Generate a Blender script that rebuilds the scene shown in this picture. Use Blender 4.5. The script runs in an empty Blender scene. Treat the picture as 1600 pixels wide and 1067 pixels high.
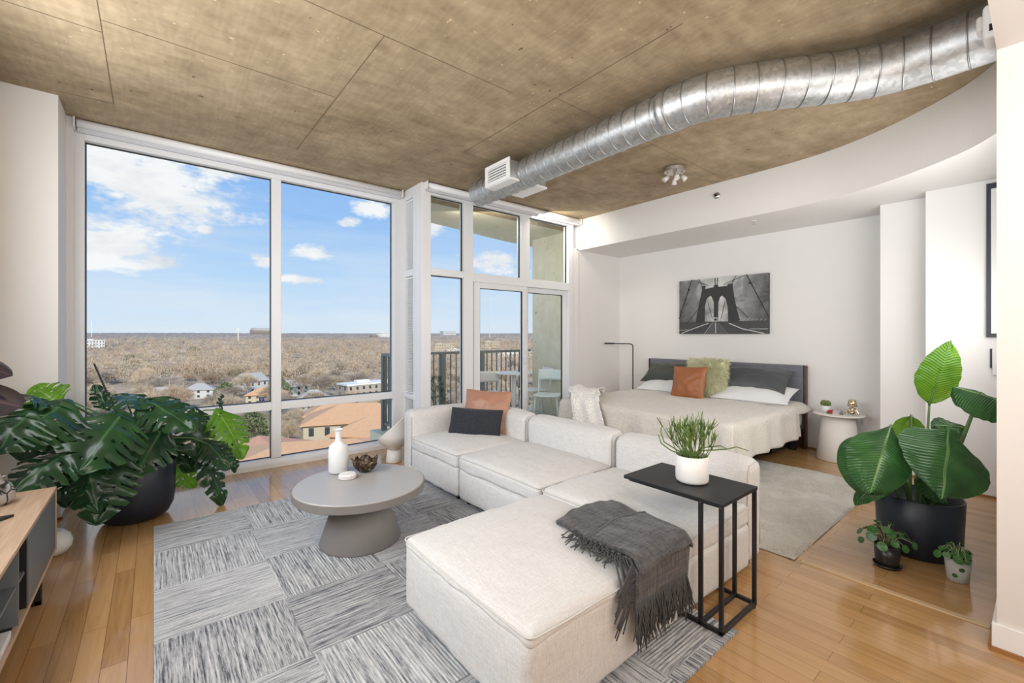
import bpy, bmesh, math, random
from mathutils import Vector as V, Matrix, noise
R_ = random.Random(7)
S = bpy.context.scene
COL = S.collection
PI = math.pi
sin, cos = math.sin, math.cos

# ---------------------------------------------------------------- geometry
class G:
    def __init__(s): s.v = []; s.f = []; s.uv = None
    def add(s, vs, fs):
        b = len(s.v); s.v += [V(p) for p in vs]; s.f += [tuple(b + i for i in f) for f in fs]; return s
    def box(s, x0, x1, y0, y1, z0, z1):
        return s.add([(x0,y0,z0),(x1,y0,z0),(x1,y1,z0),(x0,y1,z0),(x0,y0,z1),(x1,y0,z1),(x1,y1,z1),(x0,y1,z1)],
                     [(0,3,2,1),(4,5,6,7),(0,1,5,4),(1,2,6,5),(2,3,7,6),(3,0,4,7)])
    def prism(s, pts, z0, z1):
        n = len(pts)
        return s.add([(x,y,z0) for x,y in pts] + [(x,y,z1) for x,y in pts],
                     [tuple(reversed(range(n))), tuple(range(n,2*n))] + [(i,(i+1)%n,(i+1)%n+n,i+n) for i in range(n)])
    def tube(s, pts, r, n=8, cap=True):
        pts = [V(p) for p in pts]; m = len(pts)
        rs = r if isinstance(r, (list, tuple)) else [r]*m
        t0 = (pts[1]-pts[0]).normalized()
        u = t0.orthogonal().normalized(); vs = []
        for i, p in enumerate(pts):
            a = pts[max(0,i-1)]; b = pts[min(m-1,i+1)]; t = (b-a)
            t = t.normalized() if t.length > 1e-9 else t0
            u = (u - t*u.dot(t)); u = u.normalized() if u.length > 1e-6 else t.orthogonal().normalized()
            w = t.cross(u)
            for k in range(n):
                q = 2*PI*k/n; vs.append(p + (u*cos(q) + w*sin(q))*rs[i])
        fs = [(i*n+k, i*n+(k+1)%n, (i+1)*n+(k+1)%n, (i+1)*n+k) for i in range(m-1) for k in range(n)]
        if cap: fs += [tuple(reversed(range(n))), tuple((m-1)*n+k for k in range(n))]
        return s.add(vs, fs)
    def lathe(s, prof, c=(0,0,0), n=40, M=None):
        vs = []; m = len(prof)
        for r, z in prof:
            for k in range(n):
                q = 2*PI*k/n; p = V((r*cos(q), r*sin(q), z))
                if M is not None: p = M @ p
                vs.append(p + V(c))
        fs = [(i*n+k, i*n+(k+1)%n, (i+1)*n+(k+1)%n, (i+1)*n+k) for i in range(m-1) for k in range(n)]
        if prof[0][0] > 1e-5: fs.append(tuple(reversed(range(n))))
        if prof[-1][0] > 1e-5: fs.append(tuple((m-1)*n+k for k in range(n)))
        return s.add(vs, fs)
    def grid(s, fn, nu, nv, keep=None, two=False):
        b = len(s.v); uvs = []
        for i in range(nu+1):
            for j in range(nv+1):
                s.v.append(V(fn(i/nu, j/nv)))
        for i in range(nu):
            for j in range(nv):
                if keep is None or keep((i+.5)/nu, (j+.5)/nv):
                    s.f.append((b+i*(nv+1)+j, b+(i+1)*(nv+1)+j, b+(i+1)*(nv+1)+j+1, b+i*(nv+1)+j+1))
        return s
    def rbox(s, x0, x1, y0, y1, z0, z1, r=.04, n=10, fn=None):
        c = V(((x0+x1)/2,(y0+y1)/2,(z0+z1)/2)); h = V(((x1-x0)/2,(y1-y0)/2,(z1-z0)/2))
        key = {}; 
        def vert(p):
            k = (round(p[0],5),round(p[1],5),round(p[2],5))
            if k in key: return key[k]
            q = V([p[i]*h[i] for i in range(3)])
            inn = V([max(-h[i]+r, min(h[i]-r, q[i])) for i in range(3)])
            d = q - inn
            if d.length > 1e-9: q = inn + d.normalized()*r
            # pull flat points to surface untouched
            if fn: q = fn(q, V(p))
            s.v.append(q + c); key[k] = len(s.v)-1; return key[k]
        def warp(t):   # concentrate samples at ends so the rounding shows
            return t
        tt = []
        for a in range(3):
            e = min(.49, r/(2*h[a])) if h[a] > 0 else .2
            L = [0, e*.3, e*.65, e] + [e+(1-2*e)*k/n for k in range(1,n)] + [1-e, 1-e*.65, 1-e*.3, 1]
            tt.append([2*x-1 for x in L])
        for a in range(3):
            b_, c_ = (a+1)%3, (a+2)%3
            for sg in (-1,1):
                for i in range(len(tt[b_])-1):
                    for j in range(len(tt[c_])-1):
                        q = []
                        for (ii,jj) in ((i,j),(i+1,j),(i+1,j+1),(i,j+1)):
                            p = [0,0,0]; p[a]=sg; p[b_]=tt[b_][ii]; p[c_]=tt[c_][jj]; q.append(vert(p))
                        if sg < 0: q.reverse()
                        s.f.append(tuple(q))
        return s

def mk(name, g, m, parent=None, smooth=False, bevel=0, solid=0, kind=None, sub=0, ang=None):
    me = bpy.data.meshes.new(name)
    if parent is None:
        xs = [p.x for p in g.v]; ys = [p.y for p in g.v]; zs = [p.z for p in g.v]
        o0 = V(((min(xs)+max(xs))/2, (min(ys)+max(ys))/2, min(zs)))
    else:
        r = parent
        while r.parent: r = r.parent
        o0 = V(r.location)
    me.from_pydata([tuple(p-o0) for p in g.v], [], g.f); me.update()
    if g.uv:
        l = me.uv_layers.new(name='UVMap')
        for lp in me.loops: l.data[lp.index].uv = g.uv[lp.vertex_index]
    o = bpy.data.objects.new(name, me); COL.objects.link(o)
    ms = m if isinstance(m, (list,tuple)) else [m]
    for x in ms: me.materials.append(x)
    if smooth:
        for p in me.polygons: p.use_smooth = True
    if parent is None: o.location = o0
    else: o.parent = parent
    if sub:
        d = o.modifiers.new('sub','SUBSURF'); d.levels = d.render_levels = sub
    if solid:
        d = o.modifiers.new('sol','SOLIDIFY'); d.thickness = solid; d.offset = 0
    if bevel:
        d = o.modifiers.new('bev','BEVEL'); d.width = bevel; d.segments = 2; d.limit_method = 'ANGLE'
    if kind: o['kind'] = kind
    return o
def tag(o, label, cat, group=None, kind=None):
    o['label'] = label; o['category'] = cat
    if group: o['group'] = group
    if kind: o['kind'] = kind
    return o
def thing(name, loc, label, cat, group=None, kind=None):
    o = bpy.data.objects.new(name, None); COL.objects.link(o); o.location = loc; o.empty_display_size = .1
    return tag(o, label, cat, group, kind)
def struct(name, g, m, parent=None, **k):
    return mk(name, g, m, parent, kind='structure' if parent is None else None, **k)

# ---------------------------------------------------------------- materials
class N:
    def __init__(s, name):
        s.m = bpy.data.materials.new(name); s.m.use_nodes = True; s.t = s.m.node_tree
        s.b = s.t.nodes['Principled BSDF']; s.out = s.t.nodes['Material Output']
    def n(s, typ, **k):
        x = s.t.nodes.new(typ)
        for a, b in k.items(): setattr(x, a, b)
        return x
    def link(s, a, b): s.t.links.new(a, b)
    def val(s, node, i, v):
        if isinstance(v, bpy.types.NodeSocket): s.link(v, node.inputs[i])
        else: node.inputs[i].default_value = v
    def math(s, op, a, b=0, c=None, clamp=False):
        x = s.n('ShaderNodeMath', operation=op, use_clamp=clamp); s.val(x,0,a); s.val(x,1,b)
        if c is not None: s.val(x,2,c)
        return x.outputs[0]
    def obj(s): return s.n('ShaderNodeTexCoord').outputs['Object']
    def pos(s): return s.n('ShaderNodeNewGeometry').outputs['Position']
    def mapped(s, vec, scale=(1,1,1), rot=(0,0,0), loc=(0,0,0)):
        x = s.n('ShaderNodeMapping'); s.link(vec, x.inputs[0]); x.inputs['Scale'].default_value = scale
        x.inputs['Rotation'].default_value = rot; x.inputs['Location'].default_value = loc; return x.outputs[0]
    def noise(s, vec, scale=5, detail=4, rough=.5, dist=0):
        x = s.n('ShaderNodeTexNoise'); s.link(vec, x.inputs['Vector']); x.inputs['Scale'].default_value = scale
        x.inputs['Detail'].default_value = detail; x.inputs['Roughness'].default_value = rough; x.inputs['Distortion'].default_value = dist
        return x.outputs['Fac']
    def ramp(s, fac, stops):
        x = s.n('ShaderNodeValToRGB'); s.link(fac, x.inputs[0]); e = x.color_ramp.elements
        while len(e) < len(stops): e.new(.5)
        for i, (p, c) in enumerate(stops): e[i].position = p; e[i].color = (*c, 1) if len(c) == 3 else c
        return x.outputs[0]
    def mix(s, f, a, b, mode='MIX'):
        x = s.n('ShaderNodeMix', data_type='RGBA', blend_type=mode)
        s.val(x, 0, f)
        for i, v in ((6,a),(7,b)):
            if isinstance(v, bpy.types.NodeSocket): s.link(v, x.inputs[i])
            else: x.inputs[i].default_value = (*v,1) if len(v)==3 else v
        return x.outputs[2]
    def bump(s, h, strength=.2, dist=.01):
        x = s.n('ShaderNodeBump'); s.link(h, x.inputs['Height']); x.inputs['Strength'].default_value = strength
        x.inputs['Distance'].default_value = dist; s.link(x.outputs[0], s.b.inputs['Normal']); return x
    def color(s, c):
        if isinstance(c, bpy.types.NodeSocket): s.link(c, s.b.inputs['Base Color'])
        else: s.b.inputs['Base Color'].default_value = (*c,1)
    def set(s, **k):
        for a, b in k.items(): s.val(s.b, a.replace('_',' '), b)
        return s
def plain(name, c, rough=.5, metal=0, var=.06, scale=8, bump=0, bscale=60, coat=0):
    n = N(name); f = n.noise(n.obj(), scale, 3)
    n.color(n.mix(f, tuple(x*(1-var) for x in c), tuple(min(1,x*(1+var)) for x in c)))
    n.set(Roughness=rough, Metallic=metal)
    if coat: n.b.inputs['Coat Weight'].default_value = coat; n.b.inputs['Coat Roughness'].default_value = .1
    if bump: n.bump(n.noise(n.obj(), bscale, 4), bump, .005)
    return n.m
def fabric(name, c, c2=None, sc=220, bump=.35, rough=.9, streak=.5):
    n = N(name); o = n.obj(); c2 = c2 or tuple(x*.78 for x in c)
    a = n.noise(n.mapped(o, (sc*.08, sc, sc)), 1, 2); b = n.noise(n.mapped(o, (sc, sc*.08, sc*.5)), 1, 2)
    d = n.noise(n.mapped(o, (sc, sc, sc*.08)), 1, 2)
    w = n.math('ADD', n.math('MULTIPLY', a, .34), n.math('ADD', n.math('MULTIPLY', b, .33), n.math('MULTIPLY', d, .33)))
    n.color(n.mix(n.ramp(w, [(.36,(0,0,0)),(.62,(1,1,1))]), c2, c)); n.set(Roughness=rough)
    n.b.inputs['Sheen Weight'].default_value = .15
    w2 = n.math('ADD', w, n.math('MULTIPLY', n.noise(o, 9, 3), .8))
    n.bump(w2, bump, .006); return n.m

wall_m = plain('white_wall_paint', (.83,.815,.80), .75, var=.01, bump=.05, bscale=150)
wallR_m = plain('warm_wall_paint', (.74,.70,.67), .75, var=.01)
trim_m = plain('white_trim', (.86,.86,.86), .4, var=.01)
frame_m = plain('window_frame_white', (.80,.81,.83), .35, var=.01)
gasket_m = plain('black_gasket', (.02,.02,.02), .6)
blind_m = plain('blind_vinyl', (.85,.85,.86), .45, var=.01)

def concrete(name, c0, c1, grain=1):
    n = N(name); p = n.pos()
    big = n.noise(p, 1.3, 5, .6, .5); mid = n.noise(p, 7, 6, .65, .3)
    wv = n.n('ShaderNodeTexWave'); n.link(n.mapped(p,(1.2,.35,1)), wv.inputs[0]); wv.inputs['Scale'].default_value = 5
    wv.inputs['Distortion'].default_value = 14; wv.inputs['Detail'].default_value = 3; wv.inputs['Detail Scale'].default_value = 1.2
    gr = n.noise(n.mapped(p,(3,14,5), (0,0,.9)), 1, 5)
    f = n.math('ADD', n.math('MULTIPLY', big, .42), n.math('ADD', n.math('MULTIPLY', mid, .36), n.math('MULTIPLY', gr, .18)))
    f = n.math('ADD', f, n.math('MULTIPLY', wv.outputs['Fac'], .03*grain))
    c = n.ramp(f, [(.36,c0),(.62,c1)])
    sp = n.noise(p, 34, 2, .5)
    c = n.mix(n.ramp(sp, [(.70,(0,0,0)),(.78,(1,1,1))]), c, tuple(min(1,x*1.35) for x in c1))
    sp2 = n.noise(n.mapped(p,(1,1,1),(0,0,0),(9,4,0)), 13, 2, .5)
    c = n.mix(n.ramp(sp2, [(.735,(0,0,0)),(.76,(1,1,1))]), c, tuple(x*.5 for x in c0))
    n.color(c); n.set(Roughness=.8); n.bump(f, .25, .02); return n.m
ceil_m = concrete('board_formed_concrete', (.235,.172,.10), (.47,.365,.235))
balc_m = concrete('balcony_concrete', (.66,.61,.46), (.80,.76,.62), 0)

def floor_mat():
    n = N('oak_strip_floor'); p = n.pos()
    sx = n.n('ShaderNodeSeparateXYZ'); n.link(p, sx.inputs[0])
    cb = n.n('ShaderNodeCombineXYZ'); n.link(sx.outputs[1], cb.inputs[0]); n.link(sx.outputs[0], cb.inputs[1])
    br = n.n('ShaderNodeTexBrick'); n.link(cb.outputs[0], br.inputs['Vector'])
    br.offset = .37; br.offset_frequency = 2; br.squash = 1
    for k, v in (('Scale',1),('Mortar Size',.0011),('Mortar Smooth',.2),('Brick Width',.92),('Row Height',.083),('Bias',0)): br.inputs[k].default_value = v
    br.inputs['Color1'].default_value = (0,0,0,1); br.inputs['Color2'].default_value = (1,1,1,1); br.inputs['Mortar'].default_value = (.5,.5,.5,1)
    sep = br.outputs['Color']
    gv = n.n('ShaderNodeVectorMath', operation='ADD'); n.link(n.mapped(p,(26,1.6,1)), gv.inputs[0]); n.link(n.mapped(sep,(40,9,0)), gv.inputs[1])
    g = n.noise(gv.outputs[0], 1, 5, .6, 1.6)
    fac = n.math('ADD', n.math('MULTIPLY', sep, .28), n.math('ADD', .12, n.math('MULTIPLY', g, .55)))
    c = n.ramp(fac, [(.25,(.33,.18,.075)),(.5,(.53,.33,.155)),(.8,(.66,.44,.235))])
    c = n.mix(br.outputs['Fac'], c, (.20,.10,.04))
    c = n.mix(1.0, c, (.90,.82,.71), 'MULTIPLY'); n.color(c); n.set(Roughness=n.math('ADD', n.math('MULTIPLY', g, .12), .12))
    n.b.inputs['Coat Weight'].default_value = .35; n.b.inputs['Coat Roughness'].default_value = .08
    h = n.math('SUBTRACT', n.math('MULTIPLY', g, .15), br.outputs['Fac']); n.bump(h, .12, .003)
    return n.m
floor_m = floor_mat()

def rug_mat():
    n = N('striped_block_rug'); p = n.pos(); sx = n.n('ShaderNodeSeparateXYZ'); n.link(p, sx.inputs[0])
    X, Y = sx.outputs[0], sx.outputs[1]
    bx = n.math('FLOOR', n.math('DIVIDE', X, .52)); by = n.math('FLOOR', n.math('DIVIDE', n.math('SUBTRACT', 3.955, Y), .502))
    par = n.math('MODULO', n.math('ADD', bx, by), 2)
    cid = n.n('ShaderNodeCombineXYZ'); n.link(n.math('MULTIPLY', bx, 3.7), cid.inputs[0]); n.link(n.math('MULTIPLY', by, 5.3), cid.inputs[1])
    def streak(sc, detail):
        v = n.n('ShaderNodeVectorMath', operation='ADD'); n.link(n.mapped(p, sc), v.inputs[0]); n.link(cid.outputs[0], v.inputs[1])
        return n.noise(v.outputs[0], 1, detail, .75)
    h1 = n.math('ADD', n.math('MULTIPLY', streak((2.6,95,1),3), .66), n.math('MULTIPLY', streak((14,170,1),2), .34))
    v1 = n.math('ADD', n.math('MULTIPLY', streak((95,2.6,1),3), .66), n.math('MULTIPLY', streak((170,14,1),2), .34))
    f = n.mix(par, h1, v1)
    sp = n.noise(p, 260, 2)
    f2 = n.math('ADD', n.math('MULTIPLY', f, .86), n.math('MULTIPLY', sp, .14))
    f2 = n.math('ADD', f2, n.math('MULTIPLY', n.math('SUBTRACT', n.noise(cid.outputs[0], .9, 0), .5), .10))
    c = n.ramp(f2, [(.36,(.04,.045,.06)),(.425,(.15,.16,.19)),(.47,(.36,.37,.39)),(.57,(.64,.65,.66))])
    n.color(c); n.set(Roughness=.95)
    wv = n.mix(par, n.math('SINE', n.math('MULTIPLY', Y, 420)), n.math('SINE', n.math('MULTIPLY', X, 420)))
    n.bump(n.math('ADD', n.math('MULTIPLY', wv, .5), n.math('MULTIPLY', f2, 3)), .7, .004); return n.m
rug_m = rug_mat()

def shag_mat():
    n = N('cream_shag'); o = n.obj(); a = n.noise(o, 3, 5, .6, .6); b = n.noise(o, 70, 4, .7)
    f = n.math('ADD', n.math('MULTIPLY', a, .55), n.math('MULTIPLY', b, .45))
    n.color(n.ramp(f, [(.35,(.50,.46,.40)),(.6,(.76,.73,.67))])); n.set(Roughness=1); n.bump(f, 1, .03); return n.m
shag_m = shag_mat()

linen_m = fabric('oatmeal_linen', (.725,.715,.71), (.57,.56,.55), 230, .45)
cover_m = fabric('ivory_coverlet', (.78,.745,.69), (.60,.565,.51), 120, .6)
sheet_m = fabric('white_cotton', (.82,.82,.83), (.74,.74,.76), 160, .3)
navy_m = fabric('navy_weave', (.030,.036,.050), (.006,.008,.012), 200, .5)
head_m = fabric('grey_headboard_weave', (.20,.21,.24), (.12,.125,.15), 160, .4)
throw_m = fabric('charcoal_wool', (.115,.11,.115), (.03,.03,.033), 75, 1.0)
fringe_m = plain('charcoal_yarn', (.07,.07,.073), .95, var=.4, scale=90)
def leather(name, c):
    n = N(name); o = n.obj(); a = n.noise(o, 5, 4, .6, .5)
    n.color(n.mix(a, tuple(x*.75 for x in c), tuple(x*1.2 for x in c))); n.set(Roughness=.42); n.bump(n.math('ADD', n.noise(o, 12, 3), n.math('MULTIPLY', n.noise(o, 220, 2), .15)), .35, .02); return n.m
tan_m = leather('cognac_leather', (.36,.125,.045))
blush_m = leather('pale_cognac_leather', (.42,.215,.14))
olive_m = leather('dark_olive_satin', (.050,.058,.048)); slate_m = leather('slate_satin', (.075,.082,.09))
fur_m = plain('moss_fur', (.82,.80,.54), .95, var=.3, scale=40)
knit_m = plain('chunky_knit', (.90,.88,.85), .9, var=.08, scale=40, bump=.9, bscale=70)
steel_m = None
def galv():
    n = N('galvanised_steel'); o = n.obj(); v = n.n('ShaderNodeTexVoronoi'); n.link(o, v.inputs['Vector']); v.inputs['Scale'].default_value = 45
    a = n.noise(o, 4, 4, .6)
    sp = n.n('ShaderNodeSeparateColor'); n.link(v.outputs['Color'], sp.inputs[0])
    f = n.math('ADD', n.math('MULTIPLY', sp.outputs[0], .4), n.math('MULTIPLY', a, .6))
    n.color(n.ramp(f, [(.2,(.44,.46,.47)),(.8,(.68,.69,.70))])); n.set(Metallic=.92, Roughness=n.math('ADD', n.math('MULTIPLY', f, .12), .40))
    return n.m
steel_m = galv()
nickel_m = plain('brushed_nickel', (.62,.58,.54), .3, 1)
gold_m = plain('pale_gold', (.86,.70,.48), .18, 1)
black_m = plain('matte_black_metal', (.012,.012,.014), .45, var=.1)
blackg_m = plain('black_plastic', (.015,.015,.015), .3)
planter_m = plain('midnight_planter', (.012,.018,.032), .42, var=.1)
soil_m = plain('dark_soil', (.03,.02,.014), .95, var=.6, scale=60, bump=1, bscale=90)
ceram_m = plain('white_ceramic', (.78,.77,.76), .4, var=.01)
greytab_m = plain('mushroom_lacquer', (.22,.205,.195), .55, var=.05, scale=3, bump=.05)
tabtop_m = plain('mushroom_lacquer_top', (.40,.385,.375), .35, var=.03, scale=3)
cream_m = plain('cream_lacquer', (.76,.73,.69), .5, var=.01)
lampw_m = plain('satin_white_lamp', (.80,.78,.75), .45, var=.01)
shoe_m = plain('oak_shoe_moulding', (.36,.17,.06), .4, var=.2, scale=20)
def wood(name, a, b, sc=(30,2,30), rough=.4):
    n = N(name); f = n.noise(n.mapped(n.obj(), sc), 1, 5, .6, 1.2); n.color(n.ramp(f, [(.3,a),(.7,b)])); n.set(Roughness=rough); n.bump(f, .05, .003); return n.m
oak_m = wood('console_oak', (.46,.30,.19), (.66,.47,.33))
dwood_m = wood('dark_walnut', (.045,.02,.012), (.11,.05,.03), (30,30,2))
slat_m = plain('console_grey_door', (.17,.185,.20), .38, var=.03)
def leafmat(name, c, c2, vein=(.35,.5,.2), stripes=0, rough=.3, trans=.3):
    n = N(name); tc = n.n('ShaderNodeTexCoord'); uv = tc.outputs['UV']; sp = n.n('ShaderNodeSeparateXYZ'); n.link(uv, sp.inputs[0])
    a = n.noise(tc.outputs['Object'], 6, 3)
    col = n.mix(n.ramp(a, [(.35,(0,0,0)),(.68,(1,1,1))]), c, c2)
    va = n.math('ABSOLUTE', n.math('SUBTRACT', sp.outputs[1], .5))
    mid = n.math('LESS_THAN', va, .018)
    if stripes:
        ph = n.math('ADD', n.math('MULTIPLY', sp.outputs[0], stripes), n.math('MULTIPLY', va, -stripes*.25))
        st = n.math('SINE', n.math('MULTIPLY', ph, 6.283))
        st2 = n.math('ADD', n.math('MULTIPLY', st, .5), .5)
        col = n.mix(n.math('MULTIPLY', st2, .35), col, tuple(x*.45 for x in c))
        n.bump(st2, .5, .006)
    col = n.mix(mid, col, vein); n.color(col); n.set(Roughness=rough)
    tr = n.n('ShaderNodeBsdfTranslucent'); ms = n.n('ShaderNodeMixShader'); ms.inputs[0].default_value = trans
    n.link(n.mix(.5, col, tuple(min(1,x*1.9) for x in c2), 'MIX'), tr.inputs[0])
    n.link(n.b.outputs[0], ms.inputs[1]); n.link(tr.outputs[0], ms.inputs[2]); n.link(ms.outputs[0], n.out.inputs[0]); return n.m
mon_m = leafmat('monstera_leaf', (.010,.034,.018), (.022,.078,.022), (.05,.13,.05), 0, .25, .22)
monb_m = leafmat('young_monstera_leaf', (.10,.28,.02), (.20,.42,.03), (.3,.5,.1), 7, .35, .45)
bird_m = leafmat('bird_of_paradise_leaf', (.025,.10,.028), (.06,.19,.045), (.22,.38,.12), 26, .26, .2)
birdb_m = leafmat('young_bird_of_paradise_leaf', (.08,.23,.018), (.17,.34,.025), (.10,.28,.03), 26, .35, .45)
pil_m = leafmat('pilea_leaf', (.035,.13,.03), (.07,.22,.05), (.15,.3,.1), 0, .3, .2)
fic_m = leafmat('burgundy_rubber_leaf', (.012,.010,.014), (.03,.02,.03), (.06,.03,.04), 0, .14, .02)
stem_m = plain('green_stem', (.10,.19,.06), .5, var=.2)
pstem_m = plain('pencil_stem', (.11,.18,.035), .5, var=.5, scale=14)
rail_m = plain('railing_grey_green', (.17,.19,.19), .5)
mint_m = plain('pale_mint_plastic', (.80,.88,.86), .5)
book_m = plain('white_book', (.8,.8,.8), .5); 
def glass_mat(name, tint=(.97,.985,.98), refl=.05):
    n = N(name); n.t.nodes.remove(n.b); t = n.n('ShaderNodeBsdfTransparent'); g = n.n('ShaderNodeBsdfGlossy'); ms = n.n('ShaderNodeMixShader')
    t.inputs[0].default_value = (*tint,1); g.inputs['Roughness'].default_value = .35
    lw = n.n('ShaderNodeLayerWeight'); lw.inputs[0].default_value = .25
    n.link(n.math('ADD', n.math('MULTIPLY', lw.outputs['Fresnel'], .08), refl*.06, clamp=True), ms.inputs[0]); n.link(t.outputs[0], ms.inputs[1]); n.link(g.outputs[0], ms.inputs[2])
    n.link(ms.outputs[0], n.out.inputs[0]); return n.m
glass_m = glass_mat('window_glass')
def frost():
    n = N('frosted_glass'); n.color((.93,.96,.97)); n.set(Roughness=.35); n.b.inputs['Transmission Weight'].default_value = .2; n.b.inputs['IOR'].default_value = 1.2
    n.bump(n.noise(n.obj(), 40, 2), .05, .01); return n.m
frost_m = frost()

# ---------------------------------------------------------------- room shell
CEIL = 3.10; WY = 5.06; DY = 4.55; BX = 6.05; SZ = 2.64; NX = 2.80; NY = .14; NZ = 2.57; LX = -.87
struct('floor', G().box(LX-.1, BX+.1, -3.1, WY+.02, -.12, 0).box(0,0,0,0,0,0), floor_m)
struct('ceiling', G().box(LX-.1, BX+.1, NY, WY+.12, CEIL, CEIL+.3), ceil_m)
cm = bpy.data.objects['ceiling']
seam_m = plain('dark_seam', (.14,.10,.06), .9)
g = G()
def seam(x0,y0,x1,y1,w=.0022):
    d = (V((x1,y1,0))-V((x0,y0,0))).normalized(); q = V((-d.y,d.x,0))*w
    a, b = V((x0,y0,CEIL-.0015)), V((x1,y1,CEIL-.0015)); g.add([a-q,b-q,b+q,a+q], [(0,1,2,3)])
for s_ in ((-.23,3.33,1.045,3.323),(1.045,2.46,1.045,4.5,),(-.23,3.33,-.235,4.5),(-.87,3.46,-.23,3.465),(.45,2.46,2.0,2.455),(-.23,3.33,-.23,2.2),(-.53,4.5,-.235,4.48),
           (2.3,3.55,3.5,3.55),(2.3,1.3,2.3,3.55),(3.55,2.3,3.55,4.5),(2.3,2.3,5.0,2.3),(3.6,3.5,5.0,3.48),(-.87,1.9,.6,1.9)): seam(*s_)
mk('formwork_seam', g, seam_m, cm)
struct('wall_left', G().box(LX-.1, LX, -3.1, 4.58, 0, CEIL), wall_m)
struct('wall_pillar', G().box(LX-.1, -.54, 4.58, WY+.2, 0, CEIL), wall_m)
struct('wall_behind', G().box(LX-.1, NX+.1, -3.1, -3.0, 0, CEIL), wallR_m)
struct('wall_right', G().box(NX, BX+.1, -3.1, NY, 0, CEIL), wallR_m)
struct('ceiling_dropped', G().box(LX, NX, -3.0, NY, NZ, CEIL), wallR_m)
struct('wall_headboard', G().box(BX, BX+.1, 1.04, DY+.1, 0, CEIL).box(5.60, BX+.1, .70, 1.06, 0, SZ).box(5.38, BX+.1, NY, .70, 0, SZ), wall_m, bevel=.004)
struct('wall_door_side', G().box(4.90, BX, DY, DY+.12, 0, SZ+.02).box(5.0, BX, DY, DY+.12, SZ, CEIL), wall_m)
curve = [(5.03,DY),(5.03,3.6),(5.03,2.6),(5.03,1.9),(5.02,1.6),(4.975,1.32),(4.89,1.07),(4.77,.83),(4.63,.62),(4.49,.45),(4.34,.31),(4.13,.19),(3.95,.14)]
def smooth_curve(p, n=6):
    out = []
    for i in range(len(p)-1):
        a = V(p[max(0,i-1)]+(0,)); b = V(p[i]+(0,)); c = V(p[i+1]+(0,)); d = V(p[min(len(p)-1,i+2)]+(0,))
        for k in range(n):
            t = k/n; q = .5*((2*b)+(-a+c)*t+(2*a-5*b+4*c-d)*t*t+(-a+3*b-3*c+d)*t**3); out.append((q.x,q.y))
    return out + [p[-1]]
cv = smooth_curve(curve)
struct('ceiling_soffit', G().prism(cv + [(BX,NY),(BX,DY)], SZ, CEIL-.0005), wall_m)
# baseboards
def base(name, segs):
    a = struct(name, G(), trim_m) if False else None
    gb = G(); gs = G()
    for x0,x1,y0,y1,nx,ny in segs:
        t = .014
        gb.box(min(x0,x1+0)+ (nx*t if nx<0 else 0), max(x0,x1)+(nx*t if nx>0 else 0), min(y0,y1)+(ny*t if ny<0 else 0), max(y0,y1)+(ny*t if ny>0 else 0), .0, .115)
        u = .026
        gs.box(min(x0,x1)+(nx*u if nx<0 else 0), max(x0,x1)+(nx*u if nx>0 else 0), min(y0,y1)+(ny*u if ny<0 else 0), max(y0,y1)+(ny*u if ny>0 else 0), 0, .018)
    b = struct(name, gb, trim_m, bevel=.003); mk('shoe_moulding', gs, shoe_m, b); return b
base('baseboard_headboard', [(BX,BX,1.06,DY,-1,0),(5.60,5.60,.70,1.06,-1,0),(5.38,5.38,NY,.70,-1,0)])
base('baseboard_right', [(NX,NX,-3,NY+.014,-1,0),(NX,5.36,NY,NY,0,1)])
base('baseboard_pillar', [(-.87,-.54,4.58,4.58,0,-1),(-.54,-.54,4.566,WY-.06,1,0)])
base('baseboard_door_side', [(4.93,BX-.03,DY,DY,0,-1)])
struct('trim_floor_strip', G().add([(2.97,NY+.03,.001),(3.01,NY+.03,.001),(3.01,.93,.001),(2.97,.93,.001),(2.975,NY+.03,.006),(3.005,NY+.03,.006),(3.005,.93,.006),(2.975,.93,.006)],[(0,3,2,1),(4,5,6,7),(0,1,5,4),(1,2,6,5),(2,3,7,6),(3,0,4,7)]), plain('reducer_oak',(.60,.42,.24),.3))

# ---------------------------------------------------------------- window 1 (big)
def pane(par, x0,x1,z0,z1,y, ax='y'):
    gp = G()
    if ax == 'y': gp.box(x0,x1,y-.004,y+.004,z0,z1)
    else: gp.box(y-.004,y+.004,x0,x1,z0,z1)
    mk('glass_pane', gp, glass_m, par)
    gg = G(); t = .007
    for a,b,c,d in ((x0,x0+t,z0,z1),(x1-t,x1,z0,z1),(x0+t,x1-t,z0,z0+t),(x0+t,x1-t,z1-t,z1)):
        if ax == 'y': gg.box(a,b,y-.010,y+.012,c,d)
        else: gg.box(y-.010,y+.012,a,b,c,d)
    mk('gasket', gg, gasket_m, par)
w1 = struct('window_1', G().box(-.54,-.44,WY-.05,WY+.06,0,CEIL).box(2.245,2.37,WY-.05,WY+.06,0,CEIL).box(.935,1.02,WY-.05,WY+.06,.09,2.95)
   .box(-.44,2.245,WY-.05,WY+.06,2.95,CEIL).box(-.44,2.245,WY-.05,WY+.06,0,.085).box(-.44,.935,WY-.045,WY+.055,.58,.66).box(1.02,2.245,WY-.045,WY+.055,.58,.66), frame_m, bevel=.004)
for a,b in ((-.44,.935),(1.02,2.245)):
    for c,d in ((.085,.58),(.66,2.95)): pane(w1,a,b,c,d,WY+.02)
mk('sill_strip', G().box(-.44,2.245,WY-.09,WY-.05,0,.05), frame_m, w1, bevel=.003)
mk('jamb_channel', G().box(-.54,-.50,WY-.10,WY-.05,0,CEIL), frame_m, w1)
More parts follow.
